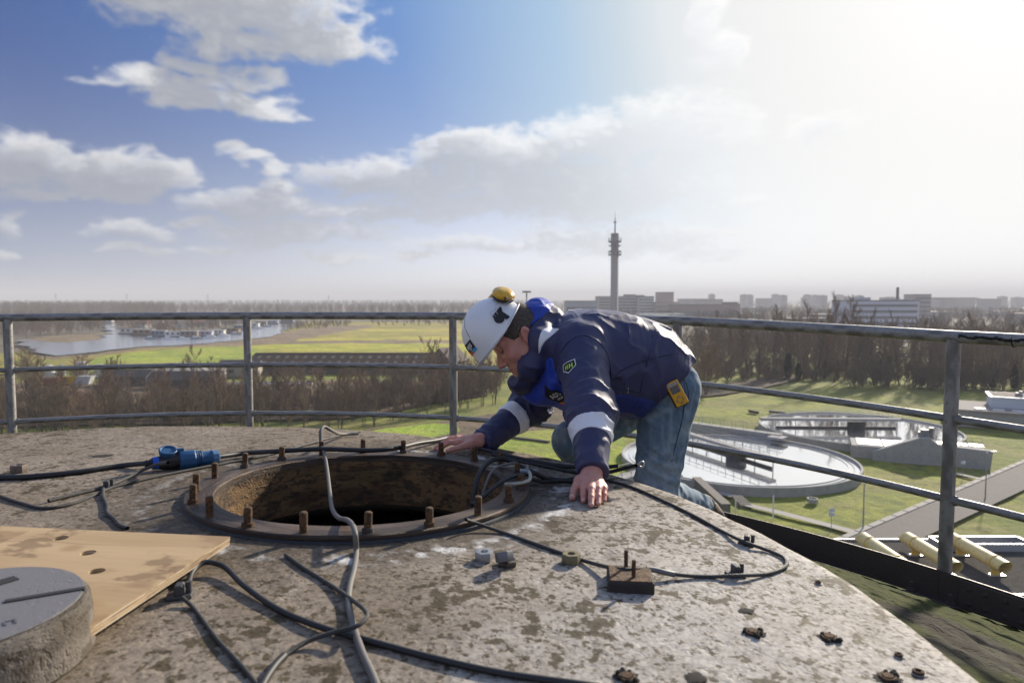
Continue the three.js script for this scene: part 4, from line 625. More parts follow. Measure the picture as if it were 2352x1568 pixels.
// splitter works between the basins
{
  const A = onGround(1962, 1046), t = thing('sluice_block', 'concrete sluice block with a sloping wall between the two basins', 'sluice', null, [A.x, 0, A.z], R(-24));
  mesh('low_chamber', boxUV(box(7, 1.7, 5.5, 3.2, .6, -2.6)), conc, t);
  mesh('cover_plates', join([box(3, .08, 2.2, 1.9, 1.5, -1.6), box(2.8, .08, 2.2, 5.0, 1.5, -1.6), box(3, .08, 2.2, 1.9, 1.5, -4), box(2.8, .08, 2.2, 5.0, 1.5, -4)]), std([.5, .5, .5], .35, { metalness: .6 }), t);
  const s = new THREE.Shape(); s.moveTo(2.2, -.3); s.lineTo(2.2, .9); s.lineTo(7.4, 3.1); s.lineTo(8.6, 3.2); s.lineTo(9.6, 2.4); s.lineTo(15.4, 2.1); s.lineTo(15.2, -.3); s.closePath();
  mesh('sloping_wall', boxUV(new THREE.ExtrudeGeometry(s, { depth: 1.1, bevelEnabled: true, bevelSize: .04, bevelThickness: .04, bevelSegments: 1 }).translate(0, 0, -.2)), conc, t);
  mesh('rear_chamber', boxUV(box(6.4, 2.0, 4.2, 12.1, .7, -2.6)), conc, t);
  mesh('motor', join([cyl(.55, .5, 1.2, 12, 8.2, 2.9, -.6), box(1.6, .7, 1.0, 8.4, 3.3, -1.4), cyl(.3, .3, 1.5, 10, 9.0, 2.8, -1.2)]), std([.18, .19, .2], .5, { metalness: .4 }), t);
  mesh('gratings', join([0, 1, 2].map((i) => box(1.5, .08, 1.4, 10.6 + i * 1.8, 2.2, -2.2))), std([.5, .5, .5], .35, { metalness: .6 }), t);
  const pts = []; for (let i = 0; i <= 5; i++) pts.push(new THREE.Vector3(9.8 + i * 1.1, 1.72, -4.5)); mesh('handrail', railPosts(pts, 1.0), zincPaint, t);
}
// channel wall, gangway and pump pit around the nearer basin
{
  const A = onGround(1585, 990), B = onGround(1795, 1020), d = B.clone().sub(A), t = thing('channel_wall', 'long low concrete channel wall behind the nearer basin', 'wall', null, A.toArray(), -atan2(d.z, d.x));
  mesh('wall', boxUV(box(d.length(), 1.9, 1.4, d.length() / 2, .5, 0)), conc, t);
  for (const s of [-.6, .6]) { const p = []; for (let i = 0; i <= 8; i++) p.push(new THREE.Vector3(d.length() * i / 8, 1.45, s)); mesh('handrail', railPosts(p, 1.0), zincPaint, t); }
  mesh('stair_landing', boxUV(box(2.2, .3, 2.2, d.length(), 1.2, 1.4)), conc, t);
}
{
  const A = onGround(1370, 1112, 1.5), B = onGround(1500, 1075, 1.5), d = B.clone().sub(A), t = thing('footbridge', 'narrow concrete footbridge with pale handrail leading to the nearer basin', 'footbridge', null, [A.x, 0, A.z], -atan2(d.z, d.x));
  mesh('deck', boxUV(box(d.length() + 10, .5, 1.6, d.length() / 2, 1.3, 0)), conc, t);
  for (const s of [-.75, .75]) { const p = []; for (let i = 0; i <= 12; i++) p.push(new THREE.Vector3(lerp(-5, d.length() + 5, i / 12), 1.55, s)); mesh('handrail', railPosts(p, 1.0, .03), zincPaint, t); }
  for (const k of [0, .5, 1]) mesh('pier', boxUV(box(.5, 1.3, 1.2, d.length() * k, .42, 0)), conc, t);
}
{ const A = onGround(1600, 1100, .8), B = onGround(1668, 1162, .8), d = B.clone().sub(A), t = thing('retaining_wall', 'dark stained concrete retaining wall running down beside the worker boot', 'wall', null, [A.x, 0, A.z], -atan2(d.z, d.x)); mesh('wall', boxUV(box(d.length(), 1.5, .9, d.length() / 2, .2, 0)), tint(conc, [.45, .42, .38]), t); mesh('coping', boxUV(box(d.length() + .1, .08, .95, d.length() / 2, .99, 0)), tint(conc, [.55, .5, .45]), t); }
// steps on the bank
{ const a = onGround(1692, 1143), b = onGround(1716, 1162), t = thing('bank_steps', 'short flight of concrete steps joining two paths', 'steps', null, [a.x, 0, a.z], -atan2(b.z - a.z, b.x - a.x)); const L = hypot(b.x - a.x, b.z - a.z); for (let i = 0; i < 7; i++) mesh('step', boxUV(box(L / 7 * .62, .3, 1.2, L * (i + .5) / 7, .12 - i * .03, 0)), tint(conc, [.6, .56, .5]), t); }
// kerb timbers, manhole rings, posts and signs on the lawn
for (const [a, b, l] of [[[1722, 945], [1741, 949], 'dark beam lying on the grass under the round tree'], [[1768, 946], [1804, 951], 'dark beam lying on the grass behind the far basin'], [[1150, 1004], [1262, 1018], 'long dark beam lying on the grass behind the worker arm']]) { const A = onGround(...a), B = onGround(...b), m = mesh('timber_beam', boxUV(rbox(A.distanceTo(B), .5, .6, .04)), std([.075, .06, .05], .9)); m.position.copy(A).lerp(B, .5).setY(.12); m.rotation.y = -atan2(B.z - A.z, B.x - A.x); tag(m, l, 'beam'); }
{ const p = onGround(1867, 1152); tag(mesh('concrete_ring', lathe([[.42, 0], [.55, 0], [.55, .42], [.42, .42], [.42, 0]], 24).translate(p.x, -.05, p.z), std([.36, .35, .33], .85)), 'small pale concrete ring standing on the lawn', 'ring'); }
function lamp(px, py, h, label, arm) {
  const p = onGround(px, py), t = thing('street_lamp', label, 'lamp post', 'lamp posts of the works', [p.x, 0, p.z]);
  mesh('pole', cyl(.07, .045, h, 10, 0, -.1, 0), zincPaint, t);
  mesh('arm', rod(new THREE.Vector3(0, h - .15, 0), new THREE.Vector3(arm, h, 0), .035, 8), zincPaint, t); mesh('lamp_head', rbox(.62, .14, .26, .05, arm + .25, h + .02, 0), std([.42, .43, .43], .4), t);
}
lamp(1983, 1215, 4.4, 'grey lamp post beside the road below the basins', .35); lamp(2264, 1145, 5.0, 'grey lamp post with an arm on the lawn right of the corner post', .45); lamp(1586, 975, 4.6, 'distant grey lamp post behind the worker back pocket', .3);
function signPost(px, py, label, boards) { const p = onGround(px, py), t = thing('sign_post', label, 'sign', 'small signs on the lawn', [p.x, 0, p.z]); mesh('pole', cyl(.03, .03, 2.0, 8, 0, -.1, 0), zincPaint, t); boards.forEach((y) => mesh('board', rbox(.55, .34, .03, .008, 0, y, .04), std([.55, .6, .68], .5), t)); }
signPost(1910, 1214, 'small double sign board on a pole beside the lower path', [1.75, 1.35]); signPost(2212, 1096, 'small pale sign board on a pole above the road', [1.75]);
for (const [px, py, h, l] of [[1690, 1175, 1.25, 'thin white post standing by the bank steps'], [1776, 1190, 2.3, 'tall white post at the end of the white handrail']]) { const p = onGround(px, py); tag(mesh('white_post', rbox(.11, h, .11, .02, p.x, h / 2 - .05, p.z), std([.75, .75, .75], .5)), l, 'post'); }
// flat roofed building at the right
{
  const p = onGround(2215, 978), t = thing('pump_house', 'flat roofed pale blue building behind the corner post', 'building', null, [p.x, 0, p.z], R(-30)), pale = std([.55, .60, .66], .7), rim = std([.68, .70, .72], .5);
  mesh('wall', boxUV(box(34, 2.6, 12, 15, 1.2, -6)), conc, t); mesh('roof', box(34.6, .3, 12.6, 15, 2.62, -6), std([.30, .27, .25], .95), t);
  for (let i = 0; i < 12; i++) mesh('roof_light', rbox(1.6, .25, 1.0, .08, 2.2 + i * 2.6, 2.86, -1.4), std([.7, .7, .7], .3), t);
  mesh('upper_wall', box(28, 1.7, 7, 18, 3.6, -8.2), pale, t); mesh('parapet', box(28.5, .25, 7.5, 18, 4.55, -8.2), rim, t); mesh('roof_deck', box(27.5, .2, 6.5, 18, 4.62, -8.2), std([.2, .16, .14], .95), t);
  for (const [x, z] of [[8, -7], [12, -8.4], [16, -7.4], [21, -8.8]]) mesh('roof_unit', join([box(.9, .6, .9, x, 5.0, z), cyl(.3, .3, .8, 8, x + .3, 4.8, z)]), std([.35, .33, .31], .6), t);
  for (let i = 0; i < 4; i++) mesh('wall_joint', box(.08, 1.7, .05, 9 + i * 6, 3.6, -4.68), std([.25, .27, .3], .7), t);
}
// roof below the railing with three yellow ducts
{
  const t = thing('service_building', 'flat gravel roofed building below the railing carrying yellow ducts', 'building'), gravel = phys([1, 1, 1], 1, { specularIntensity: .15, map: colorTex(256, (u, v) => { const a = tfbm(u, v, 64, 2), b = tfbm(u, v, 6, 4), k = .05 + .14 * a * a + .04 * b; return [k, k * .93, k * .86]; }), bumpMap: rep(gritBump, 6), bumpScale: .05 });
  mesh('wall', boxUV(box(13.4, 6, 8.2, 26.6, 2.9, -37.7)), conc, t); mesh('roof', flatUV(box(13, .1, 7.8, 26.6, 5.96, -37.7), 2), gravel, t);
  mesh('roof_edge', join([box(13.4, .22, .16, 26.6, 6.02, -33.68), box(13.4, .22, .16, 26.6, 6.02, -41.72), box(.16, .22, 8.2, 19.98, 6.02, -37.7), box(.16, .22, 8.2, 33.22, 6.02, -37.7)]), std([.45, .46, .47], .4, { metalness: .5 }), t);
  mesh('upstand', join([box(5.4, .55, .14, 28.4, 6.2, -41.2), box(5.4, .55, .14, 28.4, 6.2, -39.9), box(.14, .55, 1.3, 25.7, 6.2, -40.55), box(.14, .55, 1.3, 31.1, 6.2, -40.55)]), std([.42, .44, .46], .45, { metalness: .4 }), t);
  const rib = []; for (let i = 0; i < 40; i++) rib.push(box(.14, .06, 4.2, 23.2 + i * .25, 5.75, -31.3)); mesh('ribbed_roof', join([box(10.2, .1, 4.2, 28.1, 5.70, -31.3), ...rib]), std([.28, .29, .30], .5, { metalness: .5 }), t); mesh('lower_wall', boxUV(box(10, 5.6, 4, 28.1, 2.8, -31.3)), conc, t);
  const cream = phys([.72, .50, .10], .42), dirt = std([1, 1, 1], .5, { map: colorTex(256, (u, v) => { const a = tfbm(u, v * .3, 30, 4), b = tfbm(u, v, 8, 4); return mix3([.76, .62, .28], [.40, .30, .14], sstep(.62, .74, a) * .5 + sstep(.6, .75, b) * .3); }) });
  [['yellow duct on the gravel roof with its front end behind the toe board', 21.05], ['yellow duct on the gravel roof passing behind the corner post', 23.7], ['yellow duct on the gravel roof right of the corner post', 26.35]].forEach(([label, x], i) => {
    const q = thing('yellow_duct', label, 'duct', 'yellow ducts on the gravel roof', [x, 6.02, -35.6]);
    const n = 32, L = 4.7, r = .375, p = [], uv = [], ix = [];
    for (const rr of [r, r - .02]) for (let j = 0; j <= 8; j++) for (let k = 0; k <= n; k++) { const a = k / n * 2 * PI, y = sin(a) * rr, s0 = -.42 * y, s1 = L + .55 * y * -1; p.push(cos(a) * rr, .72 + y, -lerp(s0, s1, j / 8)); uv.push(k / n, j / 4); }
    for (let s = 0; s < 2; s++) for (let j = 0; j < 8; j++) for (let k = 0; k < n; k++) { const a = s * 9 * (n + 1) + j * (n + 1) + k, b = a + n + 1; s ? ix.push(a, b, a + 1, a + 1, b, b + 1) : ix.push(a, a + 1, b, b, a + 1, b + 1); }
    for (let k = 0; k < n; k++) for (const j of [0, 8]) { const a = j * (n + 1) + k, b = (9 + j) * (n + 1) + k; j ? ix.push(a, a + 1, b, b, a + 1, b + 1) : ix.push(a, b, a + 1, a + 1, b, b + 1); }
    const g = new THREE.BufferGeometry(); g.setAttribute('position', new THREE.Float32BufferAttribute(p, 3)); g.setAttribute('uv', new THREE.Float32BufferAttribute(uv, 2)); g.setIndex(ix); mesh('duct', toCreasedNormals(g, .6), dirt, q);
    for (const z of [-.7, -3.6]) { mesh('saddle', join([box(.5, .42, .12, 0, .26, z), new THREE.TorusGeometry(.395, .03, 6, 24).translate(0, .72, z)]), cream, q); mesh('foot_plate', rbox(.9, .06, .34, .01, 0, .03, z), std([.6, .61, .62], .3, { metalness: .7 }), q); }
  });
}
// ================================================================ yard and barn beyond the tree belt
{
  const t = thing('barn', 'long low barn with rows of skylights in its brown roof', 'barn', null, [-46, -.9, -204]), L = 62;
  const roofM = phys([.050, .037, .030], 1, { specularIntensity: .15, bumpMap: rep(gritBump, 8), bumpScale: .03 });
  mesh('wall', box(L - 1, 2.9, 18, 0, 1.4, 0), std([.16, .13, .11], .9), t);
  const slope = (s) => { const g = box(L, .2, 11.6, 0, 0, 0); g.rotateX(s * .27); return g.translate(0, 4.35, s * 5.3); };
  const rf = mesh('roof', slope(1), roofM, t), rb = mesh('roof', slope(-1), roofM, t); mesh('ridge', box(L, .25, .6, 0, 5.92, 0), std([.12, .1, .09], .9), t);
  for (let i = 0; i < 22; i++) for (const k of [0, 1]) { const g = rbox(.95, .06, 2.2, .02).rotateX(.27); mesh('skylight', g.translate(-L / 2 + 2.4 + i * 2.72, 5.0 - k * 1.15, 3.4 + k * 4.15), std([.10, .082, .07], .8), rf); }
}
{
  const mk = (name, label, x, d, w, h, l, wall, roofC, turn = 0, gable = .32) => { const t = thing(name, label, 'building', null, [x, 0, -d], turn); mesh('wall', box(w, h, l, 0, h / 2 - .1, 0), std(wall, .85), t); const s = new THREE.Shape(); s.moveTo(-l / 2 - .3, 0); s.lineTo(l / 2 + .3, 0); s.lineTo(0, l * gable); s.closePath(); mesh('roof', new THREE.ExtrudeGeometry(s, { depth: w + .5, bevelEnabled: false }).rotateY(PI / 2).translate(-w / 2 - .25, h - .1, 0), std(roofC, .85), t); mesh('door', box(1.6, 2.1, .1, w * .2, 1.0, l / 2 + .03), std([.08, .06, .05], .8), t); mesh('window', box(1.4, .9, .08, -w * .2, h * .6, l / 2 + .03), phys([.03, .035, .04], .15), t); return t; };
  const g = (px, py) => { const p = onGround(px, py); return [p.x, -p.z]; };
  mk('farm_house', 'pale gabled farmhouse behind the railing post left of the worker', ...g(1030, 852), 9, 3.2, 8, [.42, .36, .28], [.11, .08, .07], R(60), .5);
  mk('shed', 'small pale shed at the end of the barn', ...g(555, 862), 10, 2.6, 6, [.34, .30, .24], [.12, .10, .09], R(8));
  mk('shed', 'low grey shed in front of the yard tanks', ...g(300, 884), 11, 2.4, 5, [.13, .11, .09], [.10, .085, .07], R(-5)); mk('shed', 'dark low shed beside the domed tank', ...g(430, 890), 16, 2.2, 6, [.11, .09, .08], [.10, .08, .07], R(4));
  const yardM = std([.40, .37, .31], .9, { bumpMap: gritBump, bumpScale: .02 });
  sheet('yard', [[240, 868], [300, 850], [420, 842], [520, 843], [540, 856], [430, 872], [300, 880]], yardM, { uv: 4 });
  { const [x, d] = g(415, 872), t = thing('covered_tank', 'low round tank with a pale ribbed dome roof in the yard', 'tank', null, [x, 0, -d]); mesh('wall', lathe([[11, -.2], [11, 2.4], [10.7, 2.4]], 48), std([.30, .28, .25], .9), t); mesh('dome', lathe([[11.2, 2.4], [8, 3.5], [4, 4.2], [.05, 4.4]], 48), std([.30, .28, .24], .9), t); for (let i = 0; i < 24; i++) { const a = i / 24 * 2 * PI, P = (r, y) => new THREE.Vector3(r * cos(a), y, r * sin(a)); mesh('rib', join([rod(P(11.2, 2.45), P(8, 3.55), .12, 4), rod(P(8, 3.55), P(4, 4.25), .12, 4)]), std([.20, .18, .15], .9), t); } }
  const silo = (px, py, r, h, c, label) => { const [x, d] = g(px, py), t = thing('yard_tank', label, 'tank', null, [x, 0, -d]); mesh('shell', cyl(r, r, h, 20, 0, -.1, 0), std(c, .5), t); mesh('lid', lathe([[r + .05, h - .1], [r * .4, h + .35], [.02, h + .4]], 20), std(c.map((q) => q * .8), .5), t); };
  silo(112, 872, 1.3, 3.6, [.62, .60, .57], 'white upright tank beside the yellow skip'); silo(186, 868, 1.6, 4.2, [.66, .64, .6], 'taller white upright tank in the yard'); silo(228, 866, 1.4, 3.2, [.55, .54, .52], 'short pale upright tank right of the taller one'); silo(140, 866, 1.1, 3.0, [.30, .32, .36], 'small blue grey tank between white tanks');
  const skip = (px, py, w, c, label) => { const [x, d] = g(px, py), t = thing('skip_container', label, 'container', null, [x, 0, -d], R(6)); const s = new THREE.Shape(); s.moveTo(-w / 2, 0); s.lineTo(w / 2, 0); s.lineTo(w / 2 + .7, 1.9); s.lineTo(-w / 2 - .7, 1.9); s.closePath(); const hole = new THREE.Path(); mesh('body', new THREE.ExtrudeGeometry(s, { depth: 2.3, bevelEnabled: false }).translate(0, 0, -1.15), std(c, .55), t); mesh('rim', box(w + 1.6, .16, 2.5, 0, 1.95, 0), std(c.map((q) => q * .7), .55), t); for (let i = 0; i < 4; i++) mesh('side_rib', box(.12, 1.7, .1, -w / 2 + .4 + i * (w - .8) / 3, .95, 1.18), std(c.map((q) => q * .8), .55), t); };
  skip(148, 883, 4.6, [.62, .40, .012], 'yellow skip container in the yard behind the tree belt'); skip(118, 886, 2.6, [.26, .07, .035], 'rusty red skip container left of the yellow one'); skip(190, 882, 3.4, [.55, .55, .54], 'white skip container right of the yellow one');
  const pipe = onGround(595, 886); tag(mesh('white_pipe', cyl(.28, .28, 20, 12).rotateZ(PI / 2).translate(pipe.x + 13, .5, pipe.z), std([.7, .69, .66], .5)), 'long white pipe lying in front of the barn', 'pipe');
}
// ================================================================ houseboats along the far bank
{
  const q = rng(41), bank = [[300, 768], [330, 772], [365, 775], [400, 776], [435, 776], [470, 774], [500, 771], [530, 766], [555, 760], [578, 753], [600, 748], [622, 745], [250, 742], [262, 739], [660, 742]];
  const wallC = [[.55, .52, .48], [.26, .15, .09], [.16, .19, .24], [.62, .62, .60], [.20, .15, .12], [.34, .34, .42]];
  const words = ['white', 'brown wooden', 'blue grey', 'chalk white', 'dark brown', 'lilac grey'], spotsW = ['beside the reed bank', 'in the row along the far river bank', 'moored among other boats'];
  bank.forEach(([px, py], i) => { const p = onGround(px, py), w = 9 + 6 * q(), k = i % 6, t = thing('houseboat', words[k] + ' houseboat moored along the far bank of the river', 'houseboat', 'houseboats along the river', [p.x, .2, p.z], (q() - .5) * .5); mesh('hull', rbox(w, .9, 4, .2, 0, .35, 0), std([.06, .06, .065], .6), t); const h = 2.2 + .8 * q(); mesh('cabin', box(w * .82, h, 3.3, 0, .8 + h / 2, 0), std(wallC[k], .7), t); mesh('roof', rbox(w * .9, .22, 3.8, .06, 0, .85 + h, 0), std(q() < .5 ? [.5, .49, .47] : [.10, .08, .075], .7), t); for (const x of [-.28, -.05, .2]) mesh('window', box(w * .11, h * .4, .06, w * x, .8 + h * .58, 1.67), phys([.03, .04, .05], .1), t); });
  const hull = (() => { const s = new THREE.Shape(); s.moveTo(-3, 0); s.quadraticCurveTo(0, -1.3, 3.6, 0); s.quadraticCurveTo(0, 1.3, -3, 0); return new THREE.ExtrudeGeometry(s, { depth: .9, bevelEnabled: true, bevelSize: .15, bevelThickness: .15, bevelSegments: 2 }).rotateX(-PI / 2); })();
  [[345, 780], [385, 781], [418, 781], [448, 780], [480, 778], [512, 774], [540, 769], [566, 763], [590, 756], [610, 751], [520, 765], [492, 770]].forEach(([px, py], i) => { const p = onGround(px, py), t = thing('motor_boat', i % 3 ? 'small white motor boat moored beside the houseboats' : 'small grey covered motor boat moored beside the houseboats', 'boat', 'motor boats along the river', [p.x, .25, p.z], q() * .8 - .2); mesh('hull', hull, i % 3 ? std([.68, .68, .68], .35) : std([.25, .27, .3], .5), t); mesh('cabin', rbox(2.4, .9, 1.3, .2, -.2, 1.3, 0), std([.62, .62, .62], .4), t); mesh('windscreen', rbox(.1, .6, 1.2, .03, 1.05, 1.4, 0), phys([.03, .04, .05], .08), t); });
  [[330, 752], [372, 756], [420, 752], [455, 748], [490, 746], [520, 742], [548, 742], [435, 742]].forEach(([px, py], i) => { const p = onGround(px, py), t = thing('cottage', i % 2 ? 'small dark roofed cottage among trees on the far bank' : 'small pale cottage among trees on the far bank', 'house', 'cottages on the far bank', [p.x, 0, p.z], q() * 3); mesh('wall', box(9, 3, 7, 0, 1.4, 0), std(i % 2 ? [.25, .19, .15] : [.5, .48, .45], .8), t); const s = new THREE.Shape(); s.moveTo(-3.9, 0); s.lineTo(3.9, 0); s.lineTo(0, 3); s.closePath(); mesh('roof', new THREE.ExtrudeGeometry(s, { depth: 9.6, bevelEnabled: false }).rotateY(PI / 2).translate(-4.8, 2.85, 0), std(i % 3 ? [.12, .09, .085] : [.22, .09, .06], .85), t); mesh('window', box(1.2, 1.2, .06, 2, 1.7, 3.53), phys([.03, .04, .05], .1), t); });
}
// ================================================================ the town
{
  const D0 = 650, m = (px, d) => (px - 1176) / 1568.2 * d, hh_ = (py, d) => EYE + ray(1176, py)[1] * d;
  // television tower
  {
    const t = thing('television_tower', 'slender concrete television tower rising above the town', 'tower', null, [m(1411, D0), 0, -D0]), c = std([.24, .25, .27], .85), dk = std([.085, .10, .125], .8), H = (y) => hh_(y, D0);
    const star = (r, n, w) => { const s = new THREE.Shape(); for (let i = 0; i < n * 4; i++) { const a = (i + .5) / (n * 4) * 2 * PI, k = (i % 4 < 2) ? 1 : w; s[i ? 'lineTo' : 'moveTo'](r * k * cos(a), r * k * sin(a)); } return s; };
    mesh('shaft', new THREE.ExtrudeGeometry(star(3.9, 4, .86), { depth: H(586), bevelEnabled: false }).rotateX(-PI / 2), c, t);
    mesh('upper_shaft', new THREE.ExtrudeGeometry(star(3.95, 4, .9), { depth: H(536) - H(586), bevelEnabled: false }).rotateX(-PI / 2).translate(0, H(586), 0), dk, t);
    for (const [y, r, th] of [[555, 6.2, 1.2], [564, 5.8, .7], [577, 6.1, .9], [585, 6.2, 1.1]]) mesh('platform', lathe([[3.5, H(y) - th / 2], [r, H(y) - th / 2], [r, H(y) + th / 2], [3.5, H(y) + th / 2]], 32), dk, t);
    for (const y0 of [549, 581]) for (let i = 0; i < 12; i++) { const a = i / 12 * 2 * PI; mesh('aerial_panel', box(.35, 3.2, .35, 6 * cos(a), H(y0) - .2, 6 * sin(a)), std([.45, .46, .48], .6), t); }
    mesh('mast', join([cyl(.75, .55, H(513) - H(536), 10, 0, H(536), 0), cyl(.5, .35, H(500) - H(513), 8, 0, H(513), 0), cyl(.22, .1, H(483) - H(500), 6, 0, H(500), 0), cyl(1.1, 1.1, 1.4, 10, 0, H(512), 0)]), dk, t);
    mesh('mast_ring', new THREE.TorusGeometry(1.5, .2, 6, 16).rotateX(PI / 2).translate(0, H(511), 0), dk, t);
  }
  const pale = [.42, .40, .38], glass = phys([.20, .20, .21], .35);  // town wall and glass tones lightened: skyline haze put into the colour
  function block(name, label, x0, x1, yTop, d, deep, wall, { bands = 0, caps = [], roof = [.2, .2, .2], win = true } = {}, cat = 'building', group) {
    const w = m(x1, d) - m(x0, d), h = hh_(yTop, d), t = thing(name, label, cat, group, [m((x0 + x1) / 2, d), 0, -d]);
    mesh('wall', box(w, h, deep, 0, h / 2 - .3, -deep / 2), std(wall, .85), t); mesh('roof', box(w + .4, .6, deep + .4, 0, h - .05, -deep / 2), std(roof, .7), t);
    if (bands) { const fl = h / (bands + .6); for (let i = 0; i < bands; i++) mesh('window_band', box(w * .94, fl * .42, .12, 0, fl * (i + .75), .05), glass, t); }
    caps.forEach(([a, b, y]) => { const ww = m(b, d) - m(a, d), hc = hh_(y, d) - h; mesh('plant_room', box(ww, hc + .4, deep * .5, m((a + b) / 2, d) - m((x0 + x1) / 2, d), h + hc / 2, -deep / 2), std(wall.map((q) => q * .8), .85), t); });
    return t;
  }
  block('hospital_block', 'wide pale block with stair towers behind the television tower', 1373, 1501, 680.5, 720, 22, [.52, .47, .43], { bands: 7, caps: [[1437, 1449, 676], [1452, 1463, 676], [1467, 1482, 677.5]] });
  block('hospital_wing', 'pale grey wing at the end of the wide pale block', 1466, 1502, 682, 712, 6, [.6, .59, .58], { bands: 7 });
  block('office_slab', 'plain dark office slab beside the wide pale block', 1512, 1547, 671, 740, 16, [.40, .34, .33], { bands: 0 });
  block('glazed_hall', 'glazed low hall below the dark office slab', 1506, 1560, 694, 700, 14, [.40, .36, .33], { bands: 3 });
  block('brown_hall', 'long low brown hall right of the dark office slab', 1550, 1700, 698, 650, 26, [.36, .28, .24], { bands: 1, caps: [[1672, 1700, 694]] });
  block('pale_hall', 'low pale hall left of the television tower', 1300, 1372, 691, 560, 20, [.45, .46, .48], { bands: 2 });
  block('factory_block', 'large white windowed works building behind the poplars', 1953, 2112, 690, 420, 24, [.66, .68, .74], { bands: 5, caps: [[1983, 2011, 683.5], [2062, 2100, 688]], roof: [.14, .12, .12] });
  tag(mesh('chimney', cyl(.9, .8, 9, 12, m(2081, 430), hh_(688, 430) - 1, -440), std([.2, .18, .17], .8)), 'short dark chimney on the white works building', 'chimney');
  block('red_block', 'square brown block right of the white works building', 2101, 2138, 676, 620, 18, [.48, .42, .40], { bands: 6 });
  [[1631, 1642, 676, 1500], [1704, 1717, 676.5, 1600], [1718, 1730, 677.5, 1450], [1777, 1789, 676, 1650], [1793, 1808, 678, 1400], [1851, 1863, 677, 1550], [1868, 1882, 678, 1400], [1884, 1900, 678.5, 1350], [1922, 1938, 677, 1600], [1938, 1952, 681, 1500], [1972, 1984, 679, 1300], [2031, 2066, 683, 1100], [2156, 2182, 686, 1000], [2301, 2314, 681, 1500], [2333, 2352, 683, 1400], [1845, 1850, 683, 1700], [2238, 2250, 684, 1500]].forEach(([a, b, y, d], i) => block('apartment_tower', i % 3 ? 'hazy grey apartment tower on the town skyline' : 'hazy pale apartment tower on the town skyline', a, b, y, d, 16, i % 2 ? [.45, .43, .43] : [.55, .52, .5], { bands: 9, caps: [[lerp(a, b, .3), lerp(a, b, .7), y - 1.2]] }, 'tower block', 'apartment towers on the skyline'));
  [[2140, 2240, 683, 1250], [1560, 1625, 686, 1300], [1600, 1660, 687, 1200], [1740, 1775, 685, 1500], [2255, 2300, 686, 1200]].forEach(([a, b, y, d]) => block('apartment_slab', 'long hazy apartment slab on the town skyline', a, b, y, d, 14, [.36, .34, .33], { bands: 6 }, 'building', 'apartment slabs on the skyline'));
  const q = rng(51);
  for (let i = 0; i < 46; i++) { const px = 1420 + 1000 * q(), py = 706 + 48 * q(), p = onGround(px, py), d = -p.z, w = 14 + 34 * q(), h = 4 + 6 * q(), l = 12 + 22 * q(), bright = q() < .35; if (d < 330) continue; const t = thing('warehouse', bright ? 'low warehouse with a bright metal roof in the industrial estate' : 'low dull roofed warehouse in the industrial estate', 'warehouse', 'warehouses of the industrial estate', [p.x, 0, p.z], (q() - .5) * .6), k = .22 + .3 * q(); mesh('wall', box(w, h, l, 0, h / 2 - .2, 0), std([k, k * .95, k * .9], .85), t); mesh('roof', rbox(w + .4, .5, l + .4, .1, 0, h, 0), bright ? std([.62, .63, .64], .22, { metalness: .6 }) : std([.26, .22, .2], .8), t); mesh('door', box(4, min(3.6, h * .8), .1, w * (q() - .5) * .6, min(3.6, h * .8) / 2, l / 2 + .04), std([.15, .16, .2], .6), t); }
  for (let i = 0; i < 40; i++) { const px = 1720 + 640 * q(), p = onGround(px, 792 + 46 * q()), t = thing('parked_car', i % 2 ? 'light parked car glinting behind the trees' : 'dark parked car glinting behind the trees', 'car', 'cars parked behind the poplars', [p.x, 0, p.z], q() * 6.28), c = i % 2 ? [.6, .6, .6] : [.06, .07, .09]; mesh('body', rbox(4.3, .75, 1.75, .22, 0, .62, 0), phys(c, .2, { clearcoat: 1, metalness: .3 }), t); mesh('cabin', rbox(2.3, .62, 1.5, .24, -.15, 1.2, 0), phys([.02, .025, .03], .05), t); for (const [x, z] of [[-1.35, .8], [1.35, .8], [-1.35, -.8], [1.35, -.8]]) mesh('wheel', new THREE.CylinderGeometry(.32, .32, .2, 12).rotateX(PI / 2).translate(x, .32, z), std([.02, .02, .02], .8), t); }
  { const d = 400, t = thing('advertising_mast', 'tall thin mast with a dark T shaped board behind the helmet', 'mast', null, [m(1209.5, d), 0, -d]); mesh('pole', cyl(.45, .35, hh_(671, d), 10), std([.16, .17, .18], .7), t); mesh('board', box(5, 1.0, .6, 0, hh_(670, d), 0), std([.10, .10, .11], .7), t); mesh('bracket', box(.8, 2.4, .7, 0, hh_(677, d), 0), std([.14, .14, .15], .7), t); }
  for (const [px, y, l] of [[129, 673, 'faint lattice pylon above the woods on the left skyline'], [292, 674, 'faint lattice pylon above the woods right of another'], [478, 676, 'faint thin mast above the middle of the woods'], [755, 677, 'faint thin mast on the skyline above the meadow']]) { const d = 2300, h = hh_(y, d), t = thing('lattice_pylon', l, 'pylon', null, [m(px, d), 0, -d]), gs = [], s = std([.17, .18, .2], .7); for (const [a, b] of [[-1, -1], [1, -1], [1, 1], [-1, 1]]) gs.push(rod(new THREE.Vector3(a * 3.5, 0, b * 3.5), new THREE.Vector3(a * .5, h, b * .5), .3, 4)); mesh('legs', join(gs), s, t); for (const k of [.72, .86]) mesh('cross_arm', join([box(h * .32 * (1.5 - k), .6, .6, 0, h * k, 0)]), s, t); mesh('bracing', join([.2, .4, .6, .8].map((k) => box(7 * (1 - k * .85), .4, 7 * (1 - k * .85), 0, h * k, 0))), s, t); }
}
